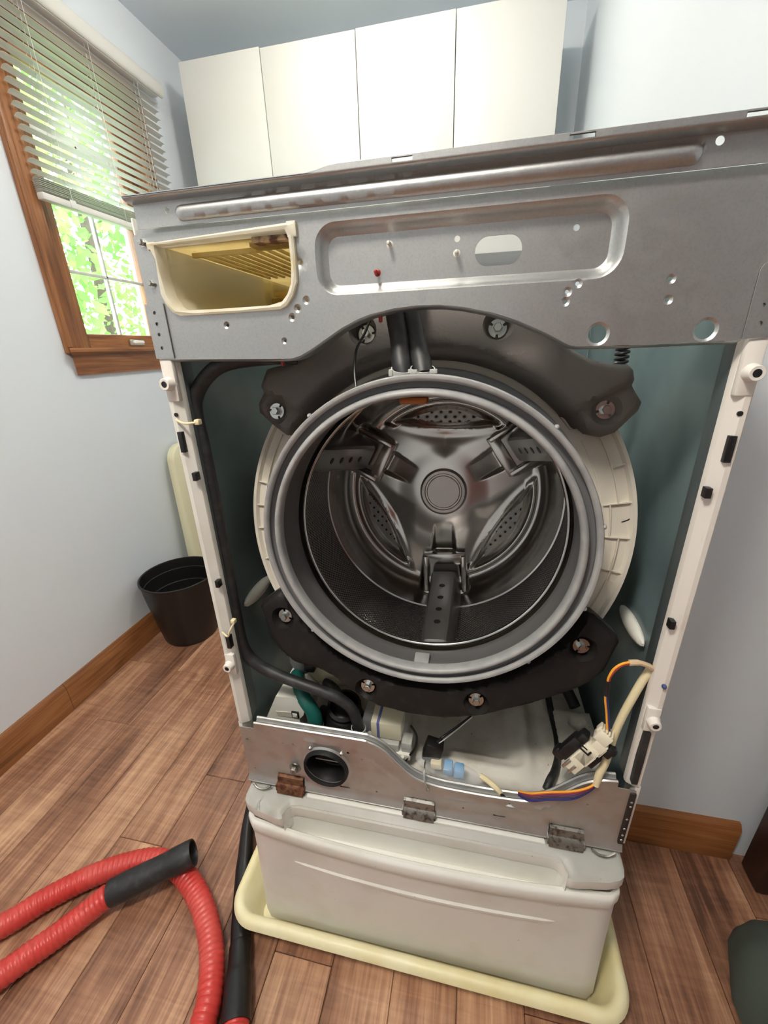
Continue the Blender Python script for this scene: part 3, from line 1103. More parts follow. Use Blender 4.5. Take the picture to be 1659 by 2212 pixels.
def front_upper(wa):
    holes = [DISP_OUT]
    R = (-0.1155, 0.1985, 1.2400, 1.3098)
    holes.append(rrect(0.0570, 0.1045, 1.2600, 1.2873, 0.0132, 6))
    holes += [circle(0.038, 1.2872, 0.0031, 12), circle(0.155, 1.288, 0.0031, 12)]
    holes += [circle(0.1855, 1.1892, 0.0088, 22), circle(0.284, 1.1895, 0.0088, 22)]
    small = [(-0.236, 1.215, 0.0020), (-0.163, 1.195, 0.0018), (-0.137 + 0.002, 1.275, 0.0026), (-0.1305, 1.237, 0.0022), (-0.142, 1.229, 0.0022), (-0.150, 1.2200, 0.0022),
             (0.160, 1.237, 0.0021), (0.151, 1.230, 0.0021), (0.150, 1.221, 0.0021), (0.244, 1.236, 0.0021), (0.245, 1.218, 0.0021)]
    holes += [circle(x, z, r, 10) for x, z, r in small]

    def dep(a, b):
        d = -sd_rrect(a, b, R[0], R[1], R[2], R[3], 0.024)
        e = 0.014 * sstep(0.0, 0.011, d)
        for x, z, r in small:
            q = math.hypot(a - x, b - z)
            if q < r * 2.2:
                e += 0.0018 * (1 - sstep(r, r * 2.2, q))
        for x, z in ((0.1855, 1.1892), (0.284, 1.1895)):
            q = math.hypot(a - x, b - z)
            e += 0.002 * (1 - sstep(0.0088, 0.0115, q))
        e += 0.008 * sstep(1.3160, 1.3170, b)     # step back below the top frame
        return e
    m = MB()
    rings = [[(-0.338, 1.3160), (0.339, 1.3160), (0.339, 1.3170), (-0.338, 1.3170)]]
    rings += [rrect(R[0] + o, R[1] - o, R[2] + o, R[3] - o, max(0.024 - o, 0.006), 8) for o in (0.0, 0.0027, 0.0055, 0.0083, 0.011)]
    rings += [circle(x, z, r * 2.2, 12) for x, z, r in small]
    rings += [circle(0.1855, 1.1892, 0.0115, 22), circle(0.284, 1.1895, 0.0115, 22)]
    sheet(m, UP_OUT, holes, dep, XZ(-0.004), 0.009, 0.0012, rings=rings, edge_s=0.0045)
    # return flange along the arch
    arch = UP_OUT[1:23]
    ar = []
    for p, q in zip(arch, arch[1:]):
        k = max(1, int(math.hypot(q[0] - p[0], q[1] - p[1]) / 0.005))
        ar += [(p[0] + (q[0] - p[0]) * i / k, p[1] + (q[1] - p[1]) * i / k) for i in range(k)]
    ar.append(arch[-1])
    front = [(a, -0.0036, b) for a, b in ar]
    rings = []
    for y, dz in ((-0.0042, -0.0004), (-0.002, -0.0022), (0.002, -0.0030), (0.022, -0.0030), (0.022, -0.0018), (-0.002, -0.0005)):
        rings.append([(a, y, b + dz) for a, b in ar])
    m.loft(rings, False)
    up = m.build('control_panel_plate', steel, wa, 32)
    # rolled rim just under the frame
    MB().box((-0.3405, -0.0035, 1.3125), (0.3405, 0.012, 1.3200), 0.001)
    # corner plates lapped over the rails
    for s, z1 in ((-1, 1.2430), (1, 1.2455)):
        a, b = sorted((s * 0.3168, s * 0.3428))
        ou = [(a, 1.1795), (b, 1.1795), (b, z1), (a, z1)]
        if s > 0:
            ou = [(a, 1.1795), (b, 1.1815), (b, z1), (a + 0.006, z1), (a + 0.002, z1 - 0.002), (a, z1 - 0.006)]
            hl = [circle(0.3272, 1.2092, 0.0018, 10), circle(0.3285, 1.1932, 0.0022, 10)]
        else:
            hl = [circle(-0.331, z, 0.0022, 10) for z in (1.2330, 1.2203, 1.2080, 1.1922)]
        mm = MB()
        sheet(mm, ou, hl, lambda a, b: 0.0, XZ(-0.0062), 0.008, 0.0014, edge_s=0.006)
        mm.build('corner_plate', steel, wa, 30)
    MB().box((-0.3432, 0.0, 1.178), (-0.3412, 0.014, 1.312), 0.0005).build('side_flange', steel, wa)
    # pegs
    for x, z, mt in ((-0.034, 1.2872, white_pl), (0.038, 1.2740, white_pl), (-0.049, 1.2612, red_p)):
        MB().lathe([(0.0, 0.011), (0.0016, 0.0105), (0.0022, 0.008), (0.0020, 0.0), (0.0038, -0.001)], 14, along_y(x, 0.009, z)).build('peg', mt, up)
    for x, y, z in ((-0.178, 0.016, 1.1715), (-0.048, 0.014, 1.2165)):
        MB().lathe([(0.0, 0.0), (0.0022, 0.001), (0.0026, 0.008), (0.0, 0.009)], 10, Matrix.Translation((x, y, z - 0.006))).build('peg', red_p, up)
    # screws at the left edge
    for x, z in ((-0.3275, 1.3075), (-0.3265, 1.2650)):
        mm = MB().lathe([(0.0, 0.0055), (0.0022, 0.0055), (0.0034, 0.004), (0.0036, 0.0), (0.0048, 0.0), (0.0048, -0.001)], 6, along_y(x, -0.005, z))
        mm.box((x - 0.0022, -0.0112, z - 0.0004), (x + 0.0022, -0.0103, z + 0.0004))
        mm.build('screw', bolt_m, up, 30)


def dispenser(wa):
    d = MB()
    # front rim
    n = len(DISP_OUT)
    rings = []
    out = [Vector((a, b)) for a, b in DISP_OUT]
    inn = [Vector((a, b)) for a, b in DISP_IN]
    rings.append([(p.x, 0.004, p.y) for p in out])
    rings.append([(p.x, -0.0085, p.y) for p in out])
    rings.append([(q.x, -0.0095, q.y) for q in [o.lerp(i, 0.35) for o, i in zip(out, inn)]])
    rings.append([(q.x, -0.0085, q.y) for q in [o.lerp(i, 0.85) for o, i in zip(out, inn)]])
    rings.append([(p.x, -0.006, p.y) for p in inn])
    rings.append([(p.x, 0.012, p.y) for p in inn])
    d.loft(rings, True)
    d.box((-0.321, -0.0085, 1.2985), (-0.311, 0.004, 1.3068), 0.001)
    d.box((-0.1445, -0.0085, 1.2985), (-0.1335, 0.004, 1.3135), 0.001)
    do = d.build('detergent_dispenser', cream, wa, 30)
    # tunnel: left wall and floor pale, roof ribbed and yellowed
    left = [i for i in range(2, 7)]
    m = MB()
    back = 0.262
    path = [Vector((-0.3105, 1.3045))] + [inn[i] for i in (1, 2, 3, 4, 5, 6, 7, 8, 9, 10)]
    m.loft([[(p.x, y, p.y) for p in path] for y in (0.010, back)], False)
    m.build('dispenser_tray', mat('tray_wall_plastic', (222, 214, 190), 0.45, trans=0.4), do, 40)
    m = MB().box((-0.312, 0.008, 1.3040), (-0.141, 0.382, 1.3045))
    m.box((-0.1445, 0.010, 1.245), (-0.142, 0.38, 1.305))
    m.box((-0.316, 0.255, 1.226), (-0.312, 0.382, 1.3065))
    for i in range(9):      # ribs along the depth
        x = -0.296 + i * 0.0135
        m.box((x, 0.055, 1.3005), (x + 0.004, 0.255, 1.3040), 0.0008)
    m.box((-0.205, 0.02, 1.2990), (-0.146, 0.045, 1.3040), 0.001)
    m.box((-0.30, 0.046, 1.2985), (-0.21, 0.052, 1.3040), 0.001)
    m.build('dispenser_roof', yellowed, do, 30)
    MB().box((-0.19, -0.003, 1.2975), (-0.1455, 0.016, 1.3035), 0.001).build('mould_stain', grime, do)
    # rear nozzle block
    m = MB().box((-0.312, 0.375, 1.225), (-0.141, 0.382, 1.306))
    m.box((-0.311, 0.285, 1.2640), (-0.200, 0.375, 1.2740), 0.002)
    m.box((-0.300, 0.275, 1.2760), (-0.250, 0.36, 1.2830), 0.001)
    m.box((-0.308, 0.268, 1.2360), (-0.280, 0.36, 1.2620), 0.004)
    m.box((-0.225, 0.27, 1.2710), (-0.150, 0.36, 1.2820), 0.002)
    m.box((-0.262, 0.29, 1.2430), (-0.215, 0.36, 1.2640), 0.004)
    m.box((-0.205, 0.28, 1.2340), (-0.165, 0.36, 1.2700), 0.004)
    for i in range(6):
        m.box((-0.215 + i * 0.011, 0.262, 1.282), (-0.211 + i * 0.011, 0.275, 1.287))
    m.lathe([(0.014, 0), (0.014, 0.09), (0.010, 0.09), (0.010, 0.0)], 18, Matrix.Translation((-0.185, 0.36, 1.250)) @ RX90)
    m.build('dispenser_nozzle', yellowed, do, 30)
    MB().box((-0.312, 0.010, 1.2285), (-0.142, 0.38, 1.2315)).build('dispenser_floor', cream, do)


def drum(wa):
    R = 0.255
    ax = lambda a: Matrix.Rotation(a, 4, 'Y')
    # wall with the punched field (real thickness), local frame: x right, y back, z up
    def revolve(prof, name, mt, n=144, ang=35):
        m = MB()
        m.lathe([(r, h) for r, h in prof], n)
        o = m.build(name, mt, None, ang, None)
        me = o.data
        me.transform(Matrix.Rotation(-PI / 2, 4, 'X'))
        o.matrix_world = TUB
        adopt(o, wa)
        return o
    dr = revolve([(R, 0.036), (R, 0.245), (R + 0.0015, 0.247), (R + 0.0015, 0.036)], 'drum', drum_wall_m)
    revolve([(0.2105, 0.004), (0.2125, 0.012), (0.235, 0.020), (0.250, 0.028), (R, 0.036), (R + 0.0015, 0.036), (0.251, 0.022), (0.235, 0.012), (0.2125, 0.002)], 'drum_front', chrome)
    revolve([(0.2105 + 0.0042 * math.cos(2 * PI * i / 12), 0.0 + 0.0042 * math.sin(2 * PI * i / 12)) for i in range(13)], 'drum_lip', chrome_l)
    revolve([(R, 0.2435), (R - 0.003, 0.2450), (R - 0.003, 0.2480), (R, 0.2500)], 'drum_seam', chrome_l)
    # pressed back with three-armed spider
    nr, nt = 84, 264
    lens_axes = [math.radians(90) + ROT * -1 + i * 2 * PI / 3 for i in range(3)]
    lens_axes = [math.radians(89), math.radians(209), math.radians(-31)]
    arm_axes = [math.radians(-87), math.radians(33), math.radians(153)]

    def lens_s(u, v):
        best, who = -1e9, -1
        r = math.hypot(u, v)
        for i, a in enumerate(lens_axes):
            p = u * math.cos(a) + v * math.sin(a)
            q = -u * math.sin(a) + v * math.cos(a)
            s = min(0.199 - r, (p - 0.146 - 1.25 * q * q) * 0.85)
            if p > 0 and s > best:
                best, who = s, i
        return best, who

    def depth(u, v):
        r = math.hypot(u, v)
        # rounded corner between wall and back
        if r > 0.205:
            t = min(1.0, (r - 0.205) / (R - 0.205))
            w = 0.338 - 0.092 * (1 - math.sqrt(max(0.0, 1 - t * t)))
        else:
            w = 0.338
        s, i = lens_s(u, v)
        w += 0.016 * sstep(-0.002, 0.012, s)
        # bright raised ring round each window
        w -= 0.006 * math.exp(-((s + 0.007) / 0.006) ** 2) * (1 if r > 0.188 else 0.35)
        # hollows between the arms
        for a in lens_axes:
            p = u * math.cos(a) + v * math.sin(a)
            q = -u * math.sin(a) + v * math.cos(a)
            if p > 0 and r < 0.2 and s < 0:
                w += 0.008 * sstep(0.070, 0.150, p - 0.55 * abs(q)) * (1 - sstep(0.0, 0.02, s + 0.012))
        # arms
        for a in arm_axes:
            p = u * math.cos(a) + v * math.sin(a)
            q = -u * math.sin(a) + v * math.cos(a)
            if p > 0:
                hw = 0.036 + 0.03 * (1 - sstep(0.04, 0.12, p)) + 0.010 * sstep(0.16, 0.24, p)
                am = (1 - sstep(hw, hw + 0.016, abs(q))) * sstep(0.150, 0.168, p) * (1 - sstep(0.235, 0.25, r))
                w -= 0.018 * am
                tri = (1 - sstep(0.018 + 0.06 * (p - 0.085), 0.026 + 0.06 * (p - 0.085), abs(q))) * sstep(0.068, 0.085, p) * (1 - sstep(0.146, 0.151, p))
                w += 0.010 * tri * sstep(0.07, 0.15, p)
        w -= 0.004 * (1 - sstep(0.050, 0.110, r))
        return w
    rs = [0.0015 + (R - 0.0015) * (i / (nr - 1)) for i in range(nr)]
    V, F, G = [], [], []
    for r in rs:
        for j in range(nt):
            a = 2 * PI * j / nt
            u, v = r * math.cos(a), r * math.sin(a)
            V.append((u, depth(u, v), v))
    parts = {-1: [], 0: [], 1: [], 2: []}
    for i in range(nr - 1):
        for j in range(nt):
            f = [i * nt + j, i * nt + (j + 1) % nt, (i + 1) * nt + (j + 1) % nt, (i + 1) * nt + j]
            cu = sum(V[k][0] for k in f) / 4
            cv = sum(V[k][2] for k in f) / 4
            s, w = lens_s(cu, cv)
            parts[w if s > 0.0125 else -1].append(f)
    for w, fl in parts.items():
        used = sorted({k for f in fl for k in f})
        mp = {k: i for i, k in enumerate(used)}
        m = MB().add([V[k] for k in used], [[mp[k] for k in f] for f in fl])
        o = m.build('drum_back' if w < 0 else 'perforated_plate', chrome if w < 0 else plate_m, None, 0)
        o.data.polygons.foreach_set('use_smooth', [True] * len(o.data.polygons))
        o.matrix_world = TUB
        adopt(o, dr)
    # hub cap
    o = MB().lathe([(0.0, 0.004), (0.037, 0.004), (0.039, 0.0015), (0.042, 0.0015), (0.044, 0.005), (0.050, 0.0048), (0.0545, 0.002), (0.0555, -0.004), (0.0555, -0.014)], 64).build('hub_cap', hub_m, None, 30)
    o.data.transform(Matrix.Rotation(PI / 2, 4, 'X'))
    o.matrix_world = TUB @ Matrix.Translation((0.002, 0.3310, 0.0))
    adopt(o, dr)
    # lifters (built for the bottom, turned to the other two)
    for k, a in enumerate((math.radians(-86.0), math.radians(34.0), math.radians(154.0))):
        M = TUB @ Matrix.Rotation(-(a + PI / 2), 4, 'Y')
        m = MB()
        rings = []
        for y, hw, tw, top in ((0.020, 0.025, 0.016, -0.232), (0.028, 0.028, 0.019, -0.216), (0.060, 0.031, 0.021, -0.207), (0.28, 0.037, 0.025, -0.180), (0.296, 0.038, 0.026, -0.186), (0.302, 0.038, 0.027, -0.20)):
            rings.append([(-hw, y, -0.256), (-hw + 0.002, y, -0.236), (-tw - 0.004, y, top - 0.006), (-tw, y, top - 0.0012), (-tw + 0.006, y, top), (tw - 0.006, y, top), (tw, y, top - 0.0012), (tw + 0.004, y, top - 0.006), (hw - 0.002, y, -0.236), (hw, y, -0.256)])
        m.loft(rings, True, True, True)
        lf = m.build('lifter', lifter_m, None, 30)
        lf.matrix_world = M
        adopt(lf, dr)
        for y in (0.075, 0.118, 0.163, 0.213):
            z = -0.207 + 0.027 * (y - 0.06) / 0.22
            h = MB().lathe([(0.0, 0.0007), (0.0062, 0.0007), (0.0066, -0.0010)], 18, align((0, y, z), (0, -0.12, 1)))
            ho = h.build('drain_hole', [black_pl], None, 30)
            ho.matrix_world = M
            adopt(ho, lf)
        # bracket on the spider arm behind the lifter
        m = MB()
        m.box((-0.050, 0.296, -0.238), (-0.0385, 0.322, -0.150), 0.003)
        m.box((0.0385, 0.296, -0.238), (0.050, 0.322, -0.150), 0.003)
        m.box((-0.050, 0.306, -0.172), (0.050, 0.322, -0.146), 0.003)
        b = m.build('lifter_bracket', chrome, None, 30)
        b.matrix_world = M
        adopt(b, dr)


def tub_and_gasket(wa):
    def revolve(prof, name, mt, n=128, ang=35, parent=None):
        o = MB().lathe(prof, n).build(name, mt, None, ang)
        o.data.transform(Matrix.Rotation(-PI / 2, 4, 'X'))
        o.matrix_world = TUB
        adopt(o, parent or wa)
        return o
    tub = revolve([(0.232, -0.030), (0.232, -0.012), (0.2385, -0.010), (0.266, -0.004), (0.290, -0.004), (0.2935, -0.010), (0.2985, -0.010), (0.2990, -0.004), (0.2995, 0.012), (0.290, 0.014), (0.288, 0.40), (0.20, 0.43), (0.0, 0.43)], 'outer_tub', tub_m)
    # moulded ribs on the visible side flanges
    m = MB()

    def arc(r, a0, a1, h=0.0052, w=0.0016):
        n = max(2, int(abs(a1 - a0) / 3))
        rings = []
        for i in range(n + 1):
            a = math.radians(a0 + (a1 - a0) * i / n)
            c, s = math.cos(a), math.sin(a)
            rings.append([((r - w / 2) * c, -0.003, (r - w / 2) * s), ((r - w / 2) * c, -0.003 - h, (r - w / 2) * s), ((r + w / 2) * c, -0.003 - h, (r + w / 2) * s), ((r + w / 2) * c, -0.003, (r + w / 2) * s)])
        m.loft(rings, True, True, True)

    def rad(a, r0, r1, h=0.0052, w=0.0017):
        a = math.radians(a)
        c, s = math.cos(a), math.sin(a)
        n = (-s * w / 2, c * w / 2)
        P = []
        for r in (r0, r1):
            P.append([(r * c - n[0], -0.003, r * s - n[1]), (r * c - n[0], -0.003 - h, r * s - n[1]), (r * c + n[0], -0.003 - h, r * s + n[1]), (r * c + n[0], -0.003, r * s + n[1])])
        m.loft(P, True, True, True)
    arc(0.275, 9.5, 32)
    arc(0.252, 9.5, 32)
    arc(0.264, -1, 9.5)
    arc(0.254, -1, 9.5)
    arc(0.277, -36, -1)
    for a, r0, r1 in ((9.5, 0.25, 0.296), (-1.0, 0.25, 0.296), (-11.5, 0.25, 0.296), (-28, 0.24, 0.296), (20.5, 0.276, 0.296)):
        rad(a, r0, r1)
    for a in (168, 176, 184, 195, 207):
        rad(a, 0.25, 0.296)
    arc(0.277, 150, 215)
    m2 = tag(m.build('tub_ribs', tub_m, None, 30), kind='stuff')
    m2.matrix_world = TUB
    adopt(m2, tub)
    mk = MB().tube([(0.279, -0.0042, 0.018), (0.286, -0.0042, 0.021), (0.292, -0.0042, 0.025)], 0.0008, 6)
    o = mk.build('marker_stroke', black_pl, None)
    o.matrix_world = TUB
    adopt(o, tub)

    # gasket: upright lip, throat running back to the tilted drum
    def ring(r, y, n=128, blend=0.0):
        out = []
        for i in range(n):
            a = 2 * PI * i / n
            p0 = Vector((r * math.cos(a), y, 0.9235 + r * math.sin(a)))
            if blend:
                p1 = TUB @ Vector((r * math.cos(a), -0.012, r * math.sin(a)))
                p0 = p0.lerp(p1, blend)
            out.append(p0)
        return out
    g = MB()
    pr = [(0.2235, 0.012), (0.2290, 0.008), (0.2303, 0.003), (0.2303, -0.002), (0.2290, -0.0045), (0.2262, -0.0050), (0.2232, -0.0035), (0.2222, 0.0005)]
    g.loft([ring(r, y) for r, y in pr], True)
    pr = [(0.2140, 0.0015), (0.2125, -0.003), (0.2095, -0.0055), (0.2065, -0.005), (0.2045, -0.002), (0.2042, 0.004), (0.2055, 0.012)]
    g.loft([ring(r, y) for r, y in pr], True)
    gas = g.build('door_gasket', gasket_l, wa, 50)
    g = MB().loft([ring(r, y) for r, y in ((0.2228, -0.0010), (0.2218, 0.0050), (0.2190, 0.0065), (0.2150, 0.0060), (0.2136, 0.0))], True)
    g.build('gasket_groove', gasket_g, gas, 50)
    g = MB().loft([ring(0.2050, 0.008), ring(0.2075, 0.014), ring(0.211, 0.012, blend=0.35), ring(0.2135, 0.012, blend=0.75), ring(0.2135, 0.012, blend=0.95), ring(0.216, 0.012, blend=1.0), ring(0.222, 0.012, blend=1.0)], True)
    g.build('gasket_throat', gasket_d, gas, 60)
    g = MB().loft([ring(0.2300, 0.004), ring(0.2265, 0.012), ring(0.2240, 0.014, blend=0.2), ring(0.2275, 0.01, blend=0.45), ring(0.2345, 0.01, blend=0.55), ring(0.2360, 0.01, blend=0.70), ring(0.2360, 0.01, blend=1.0)], True)
    g.build('gasket_bellows', gasket_g, gas, 60)
    # drain notch and tabs on the gasket
    MB().box((-0.012, 0.012, 0.7150), (0.012, 0.035, 0.7192), 0.002).build('gasket_drain', gasket_l, gas)
    for a in (47, 12, 128, 222, 313, -18):
        a = math.radians(a)
        MB().sphere((0.2305 * math.cos(a), 0.0, 0.9235 + 0.2305 * math.sin(a)), (0.0035, 0.004, 0.0035), 10).build('gasket_tab', gasket_l, gas)
    # amber lamp at the top of the opening
    MB().box((-0.034, 0.046, 1.1125), (0.004, 0.068, 1.1225), 0.004).build('drum_light', amber, gas)

    # counterweights
    def weight(outline, name, lobes, inner, w0=-0.058, mt=None):
        def dep(a, b):
            r = math.hypot(a, b)
            w = w0
            for (lx, ly, nx, ny) in lobes:       # lobe beyond a ridge line is set back
                d = (a - lx) * nx + (b - ly) * ny
                w += 0.020 * sstep(0.0, 0.010, d)
            e = segdist(a, b, outline)
            w += 0.010 * (1 - sstep(0.0, 0.010, e)) ** 2
            w += 0.030 * (1 - sstep(inner, inner + 0.016, r))
            for bx, by in BOLTS:
                q = math.hypot(a - bx, b - by)
                w = w + (max(-0.030, w) - w) * (1 - sstep(0.0135, 0.0200, q))
            return w
        rings = []
        for bx, by in BOLTS:
            if inpoly(bx, by, outline):
                rings += [circle(bx, by, 0.0135, 18), circle(bx, by, 0.0200, 18)]
        m = MB()
        sheet(m, outline, [], dep, (lambda a, b, d: TUB @ Vector((a, d, b))), 0.006, 0.0, rings=rings, edge_s=0.006)
        # skirt round the edge back to the tub
        dd = dens(outline, 0.006)
        m.loft([[TUB @ Vector((a, dep(a, b), b)) for a, b in dd], [TUB @ Vector((a, -0.012, b)) for a, b in dd]], True)
        return m.build(name, mt or cw_m, wa, 50)

    def arcpts(r, a0, a1, n):
        return [(r * math.cos(math.radians(a0 + (a1 - a0) * i / n)), r * math.sin(math.radians(a0 + (a1 - a0) * i / n))) for i in range(n + 1)]
    top_o = [(0.205, 0.150), (0.213, 0.143), (0.232, 0.139), (0.249, 0.145), (0.274, 0.173), (0.277, 0.184), (0.259, 0.211), (0.256, 0.222), (0.249, 0.229), (0.230, 0.230), (0.205, 0.236), (0.180, 0.250), (0.155, 0.275), (0.13, 0.296), (0.09, 0.316), (0.045, 0.327),
             (0.0, 0.330), (-0.045, 0.327), (-0.09, 0.316), (-0.13, 0.296), (-0.155, 0.275), (-0.180, 0.252), (-0.205, 0.241), (-0.230, 0.237), (-0.240, 0.234), (-0.250, 0.213), (-0.267, 0.186), (-0.266, 0.173), (-0.246, 0.155), (-0.222, 0.138), (-0.206, 0.137), (-0.196, 0.150)]
    top_o = top_o + arcpts(0.246, 143, 37, 26)
    weight(top_o, 'counterweight', [(0.257, 0.212, 0.46, -0.89), (-0.252, 0.212, -0.46, -0.89)], 0.246)
    bot = [(-0.273, -0.146), (-0.268, -0.134), (-0.240, -0.113), (-0.228, -0.112)] + arcpts(0.250, 207, 333, 30) + [(0.228, -0.106), (0.240, -0.107), (0.272, -0.134), (0.277, -0.145), (0.262, -0.193), (0.243, -0.215), (0.226, -0.228), (0.165, -0.262), (0.131, -0.277), (0.097, -0.293), (0.040, -0.307), (-0.020, -0.308),
           (-0.069, -0.303), (-0.095, -0.292), (-0.120, -0.277), (-0.148, -0.258), (-0.171, -0.248), (-0.216, -0.241), (-0.236, -0.226), (-0.257, -0.200)]
    bot = [(a * 1.03, b * 1.03 - 0.003) for a, b in bot]
    weight(bot, 'counterweight', [], 0.252, -0.045, cw_low)
    for i, (bx, by) in enumerate(BOLTS):
        m = MB()
        for k in range(3):
            a0 = k * 2 * PI / 3 + 0.25 + i * 0.4
            m.lathe([(0.0072, 0.0), (0.0118, 0.0), (0.0118, 0.0018), (0.0072, 0.0018)], 8, None, 0, a0, a0 + 1.75, closed=True)
        m.lathe([(0.0, 0.0022), (0.0078, 0.0022), (0.0080, 0.0)], 20)
        m.lathe([(0.0, 0.0105), (0.0052, 0.0105), (0.0060, 0.0095), (0.0062, 0.0022)], 6)
        o = m.build('bolt', bolt_m, None, 25)
        o.data.transform(Matrix.Rotation(PI / 2, 4, 'X'))
        o.matrix_world = TUB @ Matrix.Translation((bx, -0.033, by))
        adopt(o, wa)
    # suspension spring
    path = []
    for i in range(181):
        t = i / 180
        a = 2 * PI * 12 * t
        path.append((0.2725 + 0.0085 * math.cos(a), 0.20 + 0.0085 * math.sin(a), 1.120 + 0.080 * t))
    MB().tube(path, 0.0021, 8).build('suspension_spring', black_pl, wa)


BOLTS = [(-0.0905, 0.2805), (0.0895, 0.2805), (-0.234, 0.1745), (0.2325, 0.1745), (-0.237, -0.1665), (0.2355, -0.1660), (-0.0915, -0.2805), (0.0885, -0.2790)]


def hoses(wa):
    # two inlet hoses onto the gasket
    for pts, r in (([(-0.038, 0.055, 1.26), (-0.038, 0.050, 1.228), (-0.031, 0.040, 1.194), (-0.026, 0.022, 1.166), (-0.0215, 0.016, 1.150)], 0.0118),
                   ([(-0.022, 0.075, 1.262), (-0.021, 0.062, 1.228), (-0.012, 0.048, 1.193), (-0.003, 0.030, 1.168), (0.0015, 0.018, 1.150)], 0.0125)):
        MB().tube(spline(pts, 6), r, 16).build('inlet_hose', black_rub, wa)
    for x in (-0.0225, 0.001):
        c = MB().lathe([(0.0135, -0.005), (0.0150, -0.005), (0.0150, 0.005), (0.0135, 0.005)], 20, align((x, 0.0155, 1.1545), (0.1, -0.3, 1)))
        c.box((x - 0.016, 0.004, 1.1510), (x - 0.011, 0.012, 1.1590), 0.001)
        c.box((x + 0.010, 0.000, 1.1535), (x + 0.019, 0.006, 1.1585), 0.001)
        c.build('hose_clamp', clamp_m, wa)
    MB().tube(spline([(-0.070, 0.052, 1.215), (-0.075, 0.040, 1.2), (-0.083, 0.028, 1.182), (-0.0845, 0.020, 1.158), (-0.081, 0.010, 1.139)], 6), 0.0016, 8).build('ground_wire', black_pl, wa)
    # long harness down the left side
    pts = [(-0.170, 0.045, 1.176), (-0.205, 0.035, 1.177), (-0.2655, 0.030, 1.171), (-0.300, 0.029, 1.153), (-0.322, 0.029, 1.126), (-0.3265, 0.029, 1.097), (-0.325, 0.029, 1.052), (-0.3245, 0.029, 0.987), (-0.3245, 0.029, 0.900), (-0.3255, 0.029, 0.803),
           (-0.326, 0.029, 0.715), (-0.319, 0.029, 0.676), (-0.299, 0.030, 0.651), (-0.265, 0.030, 0.634), (-0.230, 0.030, 0.623), (-0.187, 0.030, 0.611), (-0.150, 0.031, 0.596), (-0.128, 0.032, 0.572), (-0.120, 0.036, 0.529), (-0.12, 0.05, 0.49)]
    MB().tube(spline(pts, 8), 0.0102, 14).build('cable_harness', black_rub, wa)
    MB().box((-0.262, 0.005, 1.168), (-0.258, 0.020, 1.181), 0.001)


